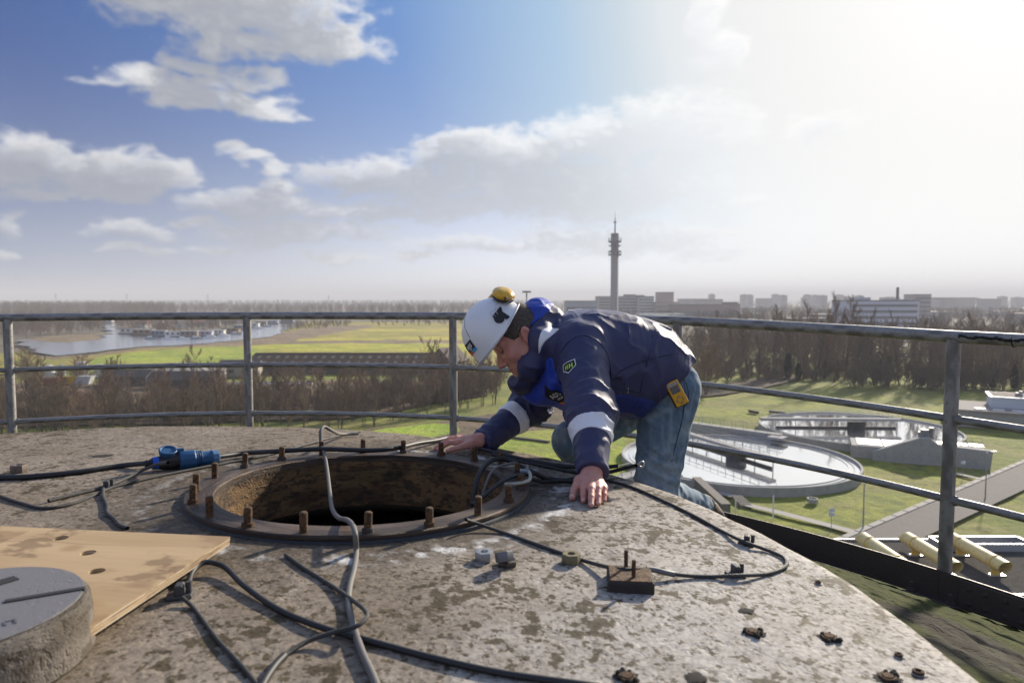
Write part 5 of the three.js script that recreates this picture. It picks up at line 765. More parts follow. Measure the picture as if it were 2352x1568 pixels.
// ================================================================ the worker, built as distance fields in (right, up, ahead) metres from the eye
const pp = (px, py, d) => { const [a, h] = ray(px, py); return [a * d, h * d, d]; };
const sub = (a, b) => [a[0] - b[0], a[1] - b[1], a[2] - b[2]], add = (a, b, k = 1) => [a[0] + b[0] * k, a[1] + b[1] * k, a[2] + b[2] * k], dot = (a, b) => a[0] * b[0] + a[1] * b[1] + a[2] * b[2], len = (a) => hypot(a[0], a[1], a[2]), unit = (a) => { const l = len(a); return [a[0] / l, a[1] / l, a[2] / l]; }, mixv = (a, b, t) => [lerp(a[0], b[0], t), lerp(a[1], b[1], t), lerp(a[2], b[2], t)], crs = (a, b) => [a[1] * b[2] - a[2] * b[1], a[2] * b[0] - a[0] * b[2], a[0] * b[1] - a[1] * b[0]];
const smin = (a, b, k) => { const h = max(k - abs(a - b), 0) / k; return min(a, b) - h * h * k * .25; };
const smax = (a, b, k) => -smin(-a, -b, k);
function cone(a, b, r0, r1) { const dx = b[0] - a[0], dy = b[1] - a[1], dz = b[2] - a[2], L = dx * dx + dy * dy + dz * dz; return (x, y, z) => { const px = x - a[0], py = y - a[1], pz = z - a[2], t = clamp((px * dx + py * dy + pz * dz) / L), qx = px - dx * t, qy = py - dy * t, qz = pz - dz * t; return sqrt(qx * qx + qy * qy + qz * qz) - (r0 + (r1 - r0) * t); }; }
const ball = (c, r) => (x, y, z) => hypot(x - c[0], y - c[1], z - c[2]) - r;
function ellip(c, r, ax) { const m = min(...r); return (x, y, z) => { let px = x - c[0], py = y - c[1], pz = z - c[2]; if (ax) { const a = px * ax[0][0] + py * ax[0][1] + pz * ax[0][2], b = px * ax[1][0] + py * ax[1][1] + pz * ax[1][2], cc = px * ax[2][0] + py * ax[2][1] + pz * ax[2][2]; px = a; py = b; pz = cc; } const k0 = sqrt((px / r[0]) ** 2 + (py / r[1]) ** 2 + (pz / r[2]) ** 2), k1 = sqrt((px / r[0] ** 2) ** 2 + (py / r[1] ** 2) ** 2 + (pz / r[2] ** 2) ** 2); return k1 < 1e-9 ? -m : k0 * (k0 - 1) / k1; }; }
// surface nets over a box; block skipping keeps it quick
function netOf(f, lo, hi, cell, color, origin, reach = 1.5) {
  const n = [0, 1, 2].map((k) => Math.ceil((hi[k] - lo[k]) / cell) + 1), [nx, ny, nz] = n, F = new Float32Array(nx * ny * nz).fill(9), B = 6, near = [];
  for (let k = 0; k < nz; k += B) for (let j = 0; j < ny; j += B) for (let i = 0; i < nx; i += B) {
    const c = B / 2, d = f(lo[0] + (i + c) * cell, lo[1] + (j + c) * cell, lo[2] + (k + c) * cell);
    if (abs(d) > cell * B * .9 * reach) { if (d < 0) for (let kk = k; kk < min(k + B, nz); kk++) for (let jj = j; jj < min(j + B, ny); jj++) for (let ii = i; ii < min(i + B, nx); ii++) F[(kk * ny + jj) * nx + ii] = -9; continue; }
    for (let kk = k; kk < min(k + B, nz); kk++) for (let jj = j; jj < min(j + B, ny); jj++) for (let ii = i; ii < min(i + B, nx); ii++) F[(kk * ny + jj) * nx + ii] = f(lo[0] + ii * cell, lo[1] + jj * cell, lo[2] + kk * cell);
  }
  const id = new Int32Array(nx * ny * nz).fill(-1), P = [], N = [], C = [], ix = [], e = cell * .45;
  const o8 = [0, 1, nx, nx + 1, nx * ny, nx * ny + 1, nx * ny + nx, nx * ny + nx + 1];
  for (let k = 0; k < nz - 1; k++) for (let j = 0; j < ny - 1; j++) for (let i = 0; i < nx - 1; i++) {
    const b = (k * ny + j) * nx + i; let s = 0; for (let q = 0; q < 8; q++) if (F[b + o8[q]] < 0) s++;
    if (s === 0 || s === 8) continue;
    let X = 0, Y = 0, Z = 0, m = 0;
    for (let q = 0; q < 8; q++) for (const w of [1, 2, 4]) if (!(q & w)) { const a = F[b + o8[q]], c = F[b + o8[q | w]]; if ((a < 0) === (c < 0)) continue; const t = clamp(a / (a - c)); X += (q & 1) + (w === 1 ? t : 0); Y += ((q >> 1) & 1) + (w === 2 ? t : 0); Z += ((q >> 2) & 1) + (w === 4 ? t : 0); m++; }
    const x = lo[0] + (i + X / m) * cell, y = lo[1] + (j + Y / m) * cell, z = lo[2] + (k + Z / m) * cell;
    id[b] = P.length / 3; P.push(x - origin[0], y - origin[1], -(z - origin[2]));
    const gx = f(x + e, y, z) - f(x - e, y, z), gy = f(x, y + e, z) - f(x, y - e, z), gz = f(x, y, z + e) - f(x, y, z - e), g = hypot(gx, gy, gz) || 1; N.push(gx / g, gy / g, -gz / g);
    if (color) C.push(...color(x, y, z, gx / g, gy / g, gz / g));
  }
  const quad = (a, b, c, d, flip) => { if (a < 0 || b < 0 || c < 0 || d < 0) return; flip ? ix.push(a, b, c, b, d, c) : ix.push(a, c, b, b, c, d); };
  for (let k = 1; k < nz - 1; k++) for (let j = 1; j < ny - 1; j++) for (let i = 1; i < nx - 1; i++) {
    const b = (k * ny + j) * nx + i, v = F[b] < 0;
    if (v !== F[b + 1] < 0) quad(id[b], id[b - nx], id[b - nx * ny], id[b - nx - nx * ny], !v);
    if (v !== F[b + nx] < 0) quad(id[b], id[b - nx * ny], id[b - 1], id[b - 1 - nx * ny], !v);
    if (v !== F[b + nx * ny] < 0) quad(id[b], id[b - 1], id[b - nx], id[b - 1 - nx], !v);
  }
  const g = new THREE.BufferGeometry(); g.setAttribute('position', new THREE.Float32BufferAttribute(P, 3)); g.setAttribute('normal', new THREE.Float32BufferAttribute(N, 3)); if (color) g.setAttribute('color', new THREE.Float32BufferAttribute(C, 3)); g.setIndex(ix); return g;
}
const O = [.45, -.90, 2.75];                                        // where the knee rests: the group's base
const person = thing('person', 'worker in white helmet and navy jacket kneeling over the open manhole', 'person', null, [O[0], EYE + O[1], -O[2]]);
const toGroup = (p) => [p[0] - O[0], p[1] - O[1], -(p[2] - O[2])];
const grp3 = (p) => new THREE.Vector3(...toGroup(p));

// ---- jacket
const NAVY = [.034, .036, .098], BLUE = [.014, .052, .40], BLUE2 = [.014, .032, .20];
const ST = [[1250, 800, 78, .150, 2.645], [1280, 812, 104, .205, 2.65], [1328, 826, 121, .232, 2.665], [1400, 834, 122, .238, 2.695], [1462, 842, 114, .230, 2.725], [1508, 868, 99, .215, 2.755], [1548, 896, 80, .20, 2.78]].map(([x, y, hp, w, d]) => ({ c: pp(x, y, d), a: hp / 1568 * d, b: w }));
const DIR = []; for (let i = 0; i < ST.length; i++) { const a = ST[max(i - 1, 0)].c, b = ST[min(i + 1, ST.length - 1)].c; DIR.push(unit(sub(b, a))); }
const LOFT = []; for (let i = 0; i < ST.length - 1; i++) for (let s = 0; s < 5; s++) { const t = s / 5, u = t * t * (3 - 2 * t); LOFT.push({ c: mixv(ST[i].c, ST[i + 1].c, t), a: lerp(ST[i].a, ST[i + 1].a, u), b: lerp(ST[i].b, ST[i + 1].b, u), ax: unit(mixv(DIR[i], DIR[i + 1], t)) }); } LOFT.push({ ...ST.at(-1), ax: DIR.at(-1) });
for (const s of LOFT) { s.z = unit(sub([0, 0, 1], [s.ax[0] * s.ax[2], s.ax[1] * s.ax[2], s.ax[2] * s.ax[2]])); s.n = crs(s.z, s.ax); if (s.n[1] < 0) s.n = s.n.map((q) => -q); }
const torsoAt = { t: 0, y: 0, z: 0, a: 1, b: 1 };
function torso(x, y, z) {
  let best = 1e9, bi = 0, bt = 0;
  for (let i = 0; i < LOFT.length - 1; i++) { const a = LOFT[i].c, b = LOFT[i + 1].c, dx = b[0] - a[0], dy = b[1] - a[1], dz = b[2] - a[2], t = clamp(((x - a[0]) * dx + (y - a[1]) * dy + (z - a[2]) * dz) / (dx * dx + dy * dy + dz * dz)), q = (x - a[0] - dx * t) ** 2 + (y - a[1] - dy * t) ** 2 + (z - a[2] - dz * t) ** 2; if (q < best) { best = q; bi = i; bt = t; } }
  const s = LOFT[bi], e = LOFT[bi + 1], c = mixv(s.c, e.c, bt), q = [x - c[0], y - c[1], z - c[2]], al = dot(q, s.ax), yy = dot(q, mixv(s.n, e.n, bt)), zz = dot(q, s.z), a = lerp(s.a, e.a, bt), b = lerp(s.b, e.b, bt);
  torsoAt.t = (bi + bt) / (LOFT.length - 1); torsoAt.y = yy; torsoAt.z = zz; torsoAt.a = a; torsoAt.b = b;
  const k = pow(pow(abs(yy) / a, 2.25) + pow(abs(zz) / b, 2.25), 1 / 2.25), d = (k - 1) * min(a, b) * .92;
  return (bi === 0 && bt === 0) || (bi === LOFT.length - 2 && bt === 1) ? hypot(max(d, 0), abs(al)) + min(d, 0) : d;
}
const nS = pp(1332, 800, 2.50), nE = pp(1358, 948, 2.245), nW = pp(1361, 1078, 2.05), fS = pp(1262, 806, 2.84), fE = pp(1222, 928, 2.86), fW = pp(1106, 1017, 2.655);
const arm = (S, E, W, r) => { const A = cone(S, E, r[0], r[1]), B = cone(E, W, r[1], r[2]), u1 = unit(sub(E, S)), u2 = unit(sub(W, E)), L1 = len(sub(E, S)), L2 = len(sub(W, E)); return (x, y, z) => {
  const d = smin(A(x, y, z), B(x, y, z), .05); if (d > .05 || d < -.05) return d;
  // gathers across the sleeve, strongest at the elbow and above the cuff
  const p = [x - E[0], y - E[1], z - E[2]], s1 = dot(p, u1), s2 = dot(p, u2), s = s2 > 0 ? s2 : s1, w = fbm3(x * 9 + 3, y * 9, z * 9 + 1, 2);
  const nearE = exp(-((s) ** 2) / .012), nearC = exp(-((s - L2) ** 2) / .004), f = 1 - abs(sin(s * 48 + w * 7)), ridge = 1 - abs(2 * fbm3(x * 16 + w, y * 16, z * 16 + 5, 2) - 1);
  return d - (nearE * .0075 + nearC * .005 + .0016) * f - pow(ridge, 4) * .006 * (.4 + nearE) + .002; }; };
const sleeveN = arm(nS, nE, nW, [.098, .071, .049]), sleeveF = arm(fS, fE, fW, [.098, .074, .050]);
const cuffCut = (W, E, past) => { const u = unit(sub(W, E)); return (x, y, z) => (x - W[0]) * u[0] + (y - W[1]) * u[1] + (z - W[2]) * u[2] - past; };
const cutN = cuffCut(nW, nE, .012), cutF = cuffCut(fW, fE, .012);
// hem: a slanted plane behind the belly, from the small of the back to under the belt
const hemA = pp(1579, 836, 2.74), hemB = pp(1462, 950, 2.70), hemN = (() => { const u = unit(sub(hemB, hemA)), z = [0.12, 0, 1]; let n = unit(crs(u, z)); if (n[0] < 0) n = n.map((q) => -q); return n; })();
// hood and collar bundle round the neck
const H1 = pp(1236, 732, 2.66), H2n = pp(1243, 784, 2.525), H3n = pp(1221, 838, 2.515), H4n = pp(1196, 877, 2.575), H2f = pp(1250, 784, 2.80), H3f = pp(1222, 840, 2.80), H4f = pp(1196, 880, 2.73);
const hoodParts = [cone(H1, H2n, .060, .050), cone(H2n, H3n, .050, .036), cone(H3n, H4n, .036, .034), cone(H1, H2f, .060, .054), cone(H2f, H3f, .054, .046), cone(H3f, H4f, .042, .036), cone(H4n, H4f, .036, .036), cone(pp(1265, 745, 2.66), H1, .060, .05), cone(pp(1228, 716, 2.60), pp(1240, 716, 2.74), .030, .030)];
const hood = (x, y, z) => { let d = 9; for (const f of hoodParts) d = smin(d, f(x, y, z), .035); if (abs(d) < .04) { const w = fbm3(x * 8, y * 8 + 4, z * 8, 2); const rg = 1 - abs(2 * fbm3(x * 11 + 2, y * 11, z * 11, 2) - 1); d -= (sin((x * .8 + y * .5) * 80 + w * 14) * .5 + .5) * .006 * sstep(.3, .6, w) + rg * rg * rg * .014 - .007; } return d; };
// clear the head's place
const headC = pp(1193, 779, 2.585), fF = unit([-.60, -.78, -.26]), uU0 = [-.78, .61, .0], uU = unit(sub(uU0, [fF[0] * dot(uU0, fF), fF[1] * dot(uU0, fF), fF[2] * dot(uU0, fF)])), sS0 = crs(fF, uU), sS = sS0[2] < 0 ? sS0 : sS0.map((q) => -q);   // towards the camera: his left
const hl = (f, u, s) => [headC[0] + fF[0] * f + uU[0] * u + sS[0] * s, headC[1] + fF[1] * f + uU[1] * u + sS[1] * s, headC[2] + fF[2] * f + uU[2] * u + sS[2] * s];
const HT = R(14), fH = fF.map((q, i) => q * cos(HT) + uU[i] * sin(HT)), uH = uU.map((q, i) => q * cos(HT) - fF[i] * sin(HT));      // the helmet is tipped forward on the head
const hh = (f, u, s) => [headC[0] + fH[0] * f + uH[0] * u + sS[0] * s, headC[1] + fH[1] * f + uH[1] * u + sS[1] * s, headC[2] + fH[2] * f + uH[2] * u + sS[2] * s];
const neckHole = cone(hh(-.005, -.005, 0), hh(.035, -.09, 0), .084, .068);
const chest = cone(pp(1285, 850, 2.655), pp(1243, 880, 2.645), .125, .085);
function jacketRaw(x, y, z) {
  let d = torso(x, y, z); const T = torsoAt.t, Y = torsoAt.y, Z = torsoAt.z;
  if (abs(d) < .06) {
    // drag folds from the armpit and chest up over the back towards the hip
    const w = fbm3(x * 5, y * 5 + 2, z * 5, 3), q = (x * .62 + y * .95) * 30 + w * 7 + Z * 6, side = sstep(.0, .16, abs(Z)), f = pow(1 - abs(sin(q * .5)), 1.6);
    d -= f * .0085 * side * sstep(.08, .3, T) * sstep(1, .72, T) * sstep(.30, .62, fbm3(x * 4 + 8, y * 4, z * 4, 2));
    d -= (1 - abs(2 * fbm3(x * 10 + 1, y * 10 + w * 2, z * 10, 2) - 1)) ** 4 * .0062 * (.35 + side) - .0025;
    d -= pow(sin((x * .9 - y * .2) * 55 + w * 10) * .5 + .5, 3) * .006 * sstep(.1, -.35, Y / torsoAt.a) * sstep(.35, .7, T);      // slack over the belly
  }
  d = smin(d, chest(x, y, z), .05);
  d = smin(d, smax(sleeveN(x, y, z), cutN(x, y, z), .004), .045); d = smin(d, smax(sleeveF(x, y, z), cutF(x, y, z), .004), .045);
  d = smin(d, hood(x, y, z), .018);
  const hem = (x - hemA[0]) * hemN[0] + (y - hemA[1]) * hemN[1] + (z - hemA[2]) * hemN[2] + sin(z * 34 + x * 20) * .004;
  d = smax(d, hem, .010);
  return smax(d, -neckHole(x, y, z), .012);
}
// sewn-on panels of royal blue cloth: chest yoke, lower side panels, top of the hood
const panelChest = (x, y, z) => { const dT = min(torso(x, y, z), chest(x, y, z)), T = torsoAt.t, q = (torsoAt.y / torsoAt.a + .02 - T * .9) * torsoAt.a; return max(q, (T - .36) * .4, dT - min(sleeveN(x, y, z), sleeveF(x, y, z)) - .004, dT - hood(x, y, z)); };
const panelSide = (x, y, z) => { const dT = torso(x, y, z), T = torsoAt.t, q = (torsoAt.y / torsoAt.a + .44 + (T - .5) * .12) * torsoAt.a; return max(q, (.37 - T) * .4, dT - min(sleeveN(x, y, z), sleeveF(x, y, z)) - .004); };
const panelHood = (x, y, z) => max(H1[1] + .022 + (x - H1[0]) * .55 - abs(z - H1[2]) * .18 - y, hood(x, y, z) - torso(x, y, z));
const tape = std([.80, .80, .83], .45);
{
  const g = netOf(jacketRaw, [-.19, -.64, 1.94], [.74, .06, 3.10], .0062, null, O);
  const cloth = (c) => phys(c, .56, { sheen: .35, sheenRoughness: .6, sheenColor: new THREE.Color(.5, .55, .8) }), jacket = mesh('jacket', g, cloth(NAVY), person);
  const panel = (name, f, c, lo, hi) => mesh(name, netOf((x, y, z) => max(abs(jacketRaw(x, y, z) + .0016) - .0050, f(x, y, z)), lo, hi, .0046, null, O, 2.6), cloth(c), jacket);
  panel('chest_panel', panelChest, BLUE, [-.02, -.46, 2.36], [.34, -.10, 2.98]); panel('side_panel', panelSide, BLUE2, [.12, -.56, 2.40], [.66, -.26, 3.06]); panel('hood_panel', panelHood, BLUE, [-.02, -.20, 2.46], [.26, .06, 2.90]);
  const band = (S, c, u, half, lo, hi) => netOf((x, y, z) => max(abs(S(x, y, z) + .0035) - .0065, abs((x - c[0]) * u[0] + (y - c[1]) * u[1] + (z - c[2]) * u[2]) - half), lo, hi, .0042, null, O, 2.2);
  const around = (c, r) => [[c[0] - r, c[1] - r, c[2] - r], [c[0] + r, c[1] + r, c[2] + r]];
  const bn = mixv(nE, nW, .40), bf = mixv(fE, fW, .40);
  mesh('reflective_band', band(sleeveN, bn, unit(sub(nW, nE)), .029, ...around(bn, .13)), tape, jacket);
  mesh('reflective_band', band(sleeveF, bf, unit(sub(fW, fE)), .026, ...around(bf, .13)), tape, jacket);
  // reflective shoulder flash, both sides
  for (const sgn of [-1, 1]) {
    const tri = sgn < 0 ? [pp(1266, 752, 2.55), pp(1291, 764, 2.52), pp(1243, 822, 2.50)] : [pp(1296, 704, 2.72), pp(1342, 704, 2.80), pp(1300, 730, 2.86)];
    const c = mixv(mixv(tri[0], tri[1], .5), tri[2], .4), nn = unit(crs(sub(tri[1], tri[0]), sub(tri[2], tri[0]))), edges = [0, 1, 2].map((i) => { const a = tri[i], b = tri[(i + 1) % 3], o = tri[(i + 2) % 3]; let e = unit(crs(sub(b, a), nn)); if (dot(sub(o, a), e) > 0) e = e.map((q) => -q); return [a, e]; });
    mesh('shoulder_flash', netOf((x, y, z) => max(abs(jacketRaw(x, y, z) + .002) - .0048, ...edges.map(([a, e]) => (x - a[0]) * e[0] + (y - a[1]) * e[1] + (z - a[2]) * e[2])), [c[0] - .09, c[1] - .09, c[2] - .11], [c[0] + .09, c[1] + .09, c[2] + .11], .003, null, O, 2.8), tape, jacket);
  }
  // seams: raised welts round the armhole
  const seam = []; for (const [px, py] of [[1272, 900], [1276, 850], [1290, 805], [1312, 780], [1340, 770], [1368, 779], [1388, 800], [1400, 830], [1404, 870]]) { const [a, h] = ray(px, py); let d = 2.2; for (let i = 0; i < 60; i++) d += jacketRaw(a * d, h * d, d) * .6; seam.push(grp3([a * d, h * d, d - .0005])); }
  mesh('armhole_seam', tube(seam, .0022, 6, 8), std([.02, .021, .06], .6), jacket);
  const trace = (pts) => pts.map(([px, py]) => { const [a, h] = ray(px, py); let d = 2.2; for (let i = 0; i < 60; i++) d += jacketRaw(a * d, h * d, d) * .6; return grp3([a * d, h * d, d - .0004]); });
  for (const pts of [[[1410, 893], [1440, 896], [1470, 903], [1497, 911]], [[1404, 872], [1430, 850], [1470, 832], [1520, 818], [1556, 812]], [[1500, 770], [1490, 820], [1478, 870], [1470, 903]]]) mesh('panel_seam', tube(trace(pts), .0017, 6, 8), std([.02, .021, .06], .6), jacket);
  mesh('zip_pull', tube(trace([[1443, 889], [1443, 896], [1442, 903]]), .0026, 6, 6), std([.5, .5, .5], .3, { metalness: .8 }), jacket);
  // printed badges that follow the cloth
  const badge = (name, px, py, d0, w, hgt, roll, tex, lift = .0016) => {
    const [a, h] = ray(px, py); let d = d0 - .3; for (let i = 0; i < 80; i++) d += jacketRaw(a * d, h * d, d) * .6; const c = [a * d, h * d, d], e = .012;
    const n = unit([jacketRaw(c[0] + e, c[1], c[2]) - jacketRaw(c[0] - e, c[1], c[2]), jacketRaw(c[0], c[1] + e, c[2]) - jacketRaw(c[0], c[1] - e, c[2]), jacketRaw(c[0], c[1], c[2] + e) - jacketRaw(c[0], c[1], c[2] - e)]);
    let u = unit(crs([0, 1, 0], n)); if (u[0] < 0) u = u.map((q) => -q); let v = crs(n, u); if (v[1] < 0) v = v.map((q) => -q); const U = add(u.map((q) => q * cos(roll)), v, sin(roll)), W = add(v.map((q) => q * cos(roll)), u, -sin(roll));
    const N = 14, P = [], uv = [], ix = [];
    for (let j = 0; j <= N; j++) for (let i = 0; i <= N; i++) { let q = add(add(add(c, U, (i / N - .5) * w), W, (j / N - .5) * hgt), n, .05); for (let s = 0; s < 40; s++) q = add(q, n, -(jacketRaw(...q) - lift) * .7); P.push(...toGroup(q)); uv.push(i / N, j / N); if (i && j) { const b = j * (N + 1) + i; ix.push(b, b - 1, b - N - 1, b - 1, b - N - 2, b - N - 1); } }
    const g = new THREE.BufferGeometry(); g.setAttribute('position', new THREE.Float32BufferAttribute(P, 3)); g.setAttribute('uv', new THREE.Float32BufferAttribute(uv, 2)); g.setIndex(ix); g.computeVertexNormals();
    mesh(name, g, std([1, 1, 1], .6, { map: tex, alphaTest: .5, side: THREE.DoubleSide }), jacket);
  };
  const drop = (c, w, h) => { c.beginPath(); c.moveTo(w * .06, h * .30); c.lineTo(w * .5, h * .02); c.lineTo(w * .94, h * .30); c.lineTo(w * .94, h * .66); c.lineTo(w * .5, h * .99); c.lineTo(w * .06, h * .66); c.closePath(); };
  badge('chest_badge', 1281, 907, 2.6, .088, .135, .66, canvasTex(256, 384, (c, w, h) => { c.clearRect(0, 0, w, h); drop(c, w, h); c.save(); c.clip(); c.fillStyle = '#080a10'; c.fillRect(0, 0, w, h); c.fillStyle = '#e07a1c'; c.fillRect(0, h * .72, w * .5, h); c.fillStyle = '#2aa6d8'; c.fillRect(w * .5, h * .72, w, h); c.fillStyle = '#eef0f2'; c.textAlign = 'center'; c.font = 'bold 92px sans-serif'; c.fillText('ADS', w / 2, h * .52); c.font = 'bold 34px sans-serif'; c.fillText('GROEP', w / 2 + 8, h * .63); c.restore(); }), .0048);
  badge('sleeve_badge', 1306, 843, 2.5, .062, .052, .55, canvasTex(256, 214, (c, w, h) => { c.clearRect(0, 0, w, h); c.beginPath(); c.moveTo(20, 14); c.lineTo(w - 20, 14); c.lineTo(w - 14, 120); c.lineTo(w / 2, h - 8); c.lineTo(14, 120); c.closePath(); c.fillStyle = '#0b0d14'; c.fill(); c.lineWidth = 12; c.strokeStyle = '#e8ecee'; c.stroke(); c.fillStyle = '#b8e24a'; c.font = 'bold 108px sans-serif'; c.textAlign = 'center'; c.fillText('HH', w / 2, 134); }));
}
// ---- jeans
const LH = pp(1537, 892, 2.665), LK = pp(1506, 1128, 2.615), LA = pp(1612, 1168, 2.97), RH = pp(1512, 895, 2.92), RK = pp(1313, 1012, 2.93), RA = pp(1352, 1120, 3.14);
const thighN = cone(LH, LK, .118, .078), shinN = cone(LK, LA, .074, .060), thighF = cone(RH, RK, .112, .080), shinF = cone(RK, RA, .078, .058), seat = ellip(pp(1533, 893, 2.79), [.098, .128, .205]);
function jeansRaw(x, y, z) {
  let d = smin(smin(thighN(x, y, z), shinN(x, y, z), .03), smin(thighF(x, y, z), shinF(x, y, z), .03), .02); d = smin(d, seat(x, y, z), .05);
  if (abs(d) < .04) {
    const w = fbm3(x * 7, y * 7, z * 7 + 3, 2), k = [x - LK[0], y - LK[1], z - LK[2]], kn = exp(-(dot(k, k)) / .02), gr = exp(-((y + .36) ** 2 + (x - .50) ** 2) / .012);
    d -= pow(sin((y * .9 + x * .55) * 95 + w * 10) * .5 + .5, 2) * (.0065 * kn + .006 * gr + .0012) + (1 - abs(2 * fbm3(x * 13, y * 13 + w, z * 13, 2) - 1)) ** 3 * .0065 - .003;
  }
  const cutA = (x - LA[0]) * .42 + (y - LA[1]) * -.55 + (z - LA[2]) * .72;
  return smax(d, cutA, .004);
}
const denim = (x, y, z, nx, ny, nz) => { const a = fbm3(x * 14, y * 14, z * 14, 3), fine = n3(x * 260, y * 130, z * 260), k = [x - LK[0], y - LK[1], z - LK[2]], worn = exp(-dot(k, k) / .03) * .35 + sstep(.48, .66, a) * .5; let c = mix3([.105, .168, .24], [.33, .39, .43], clamp(worn)); const crease = 1 - abs(2 * fbm3(x * 22 + 3, y * 9, z * 22, 2) - 1); c = mix3(c, [.34, .40, .43], crease ** 10 * .55); const g = .8 + .4 * fine; return [c[0] * g, c[1] * g, c[2] * g]; };
{
  const jeans = mesh('jeans', netOf(jeansRaw, [.05, -1.10, 2.42], [.95, -.14, 3.26], .0085, denim, O), std([1, 1, 1], .88, { vertexColors: true }), person);
  const hitP = (px, py) => { const [a, h] = ray(px, py); let d = 2.2; for (let i = 0; i < 70; i++) d += jeansRaw(a * d, h * d, d) * .6; return grp3([a * d, h * d, d]); };
  mesh('side_seam', tube([[1577, 868], [1580, 905], [1574, 960], [1560, 1015], [1549, 1060]].map(([x, y]) => hitP(x - 6, y)), .0022, 6, 8), std([.05, .075, .10], .9), jeans);
  mesh('pocket_seam', tube([[1576, 878], [1582, 905], [1578, 928], [1569, 936]].map(([x, y]) => hitP(x, y)), .0020, 6, 8), std([.045, .07, .095], .9), jeans);
  const bootF = (() => { const a = cone(LA, add(LA, [.035, -.03, .06]), .066, .058), heel = cone(add(LA, [.035, -.035, .06]), add(LA, [.075, -.05, .035]), .050, .040), toe = cone(add(LA, [.04, -.04, .06]), add(LA, [-.02, -.14, .14]), .050, .042), inn = cone(add(LA, [-.04, .03, -.05]), add(LA, [.01, -.005, .01]), .056, .056); return (x, y, z) => smax(smin(smin(a(x, y, z), heel(x, y, z), .02), toe(x, y, z), .03), -inn(x, y, z), .004); })();
  mesh('boot', netOf(bootF, [LA[0] - .14, LA[1] - .24, LA[2] - .12], [LA[0] + .17, LA[1] + .12, LA[2] + .26], .007, (x, y) => y > LA[1] - .02 ? [.10, .065, .04] : [.05, .035, .025], O), std([1, 1, 1], .7, { vertexColors: true }), person);
  const bF = cone(add(RA, [0, -.01, 0]), add(RA, [-.02, -.03, .02]), .062, .05), tF = cone(add(RA, [0, -.03, 0]), add(RA, [-.17, -.055, .03]), .048, .04);
  mesh('boot', netOf((x, y, z) => smin(bF(x, y, z), tF(x, y, z), .03), [RA[0] - .26, RA[1] - .14, RA[2] - .12], [RA[0] + .10, RA[1] + .09, RA[2] + .14], .009, null, O), std([.06, .042, .03], .7), person);
}
// ---- head and hands, one skin mesh
const SKIN = [.57, .31, .235], RED = [.55, .20, .15], HAIR = [.042, .030, .022];
const lerp3 = (a, b, t) => a.map((q, i) => lerp(q, b[i], t)), AXH = [fH, uH, sS];
const E3 = (f, u, s, r, ax = AXH) => ellip(hh(f, u, s), r, ax);
const headParts = (() => {
  const k = [[E3(-.008, .05, 0, [.099, .090, .078]), .02], [E3(.040, -.022, 0, [.062, .086, .062]), .03], [E3(.050, -.085, 0, [.050, .036, .047]), .03], [cone(hh(.03, -.07, .042), hh(-.012, -.045, .064), .018, .018), .03], [cone(hh(.03, -.07, -.042), hh(-.012, -.045, -.064), .018, .018), .03],
    [cone(hh(.092, .012, 0), hh(.121, -.034, 0), .0085, .0125), .010], [ball(hh(.108, -.040, .0115), .0095), .008], [ball(hh(.108, -.040, -.0115), .0095), .008], [cone(hh(.090, .026, .012), hh(.080, .026, .045), .0115, .010), .014], [cone(hh(.090, .026, -.012), hh(.080, .026, -.045), .0115, .010), .014],
    [ball(hh(.064, -.028, .040), .024), .02], [ball(hh(.064, -.028, -.040), .024), .02], [ball(hh(.086, -.108, 0), .019), .018], [cone(hh(.089, -.067, .012), hh(.089, -.067, -.012), .0105, .0105), .008], [cone(hh(.087, -.082, .012), hh(.087, -.082, -.012), .0100, .0100), .008],
    [cone(hh(-.035, -.06, 0), hh(-.055, -.19, 0), .056, .062), .03]];
  return k;
})();
const earSide = (s) => { const tilt = R(14), a = fH.map((q, i) => q * cos(tilt) + uH[i] * sin(tilt)), b = uH.map((q, i) => q * cos(tilt) - fH[i] * sin(tilt)), ax = [a, b, sS], flap = E3(-.014, -.004, .083 * s, [.0200, .0335, .0085], ax), bowl = E3(-.009, -.006, .089 * s, [.0115, .0215, .0075], ax), lobe = ball(hh(-.006, -.034, .080 * s), .0095); return (x, y, z) => smin(smax(flap(x, y, z), -bowl(x, y, z), .005), lobe(x, y, z), .012); };
const earN = earSide(1), earFar = earSide(-1), sockN = ball(hh(.105, .004, .030), .0165), sockF = ball(hh(.105, .004, -.030), .0165), eyeN = ball(hh(.0800, .003, .0305), .0130), eyeF = ball(hh(.0800, .003, -.0305), .0130), mouthCut = cone(hh(.104, -.0745, .017), hh(.104, -.0745, -.017), .0035, .0035);
function headRaw(x, y, z) { let d = 9; for (const [f, k] of headParts) d = smin(d, f(x, y, z), k); d = smax(d, -sockN(x, y, z), .012); d = smax(d, -sockF(x, y, z), .012); d = smin(d, eyeN(x, y, z), .004); d = smin(d, eyeF(x, y, z), .004); d = smax(d, -mouthCut(x, y, z), .004); d = smin(d, earN(x, y, z), .008); return smin(d, earFar(x, y, z), .008); }
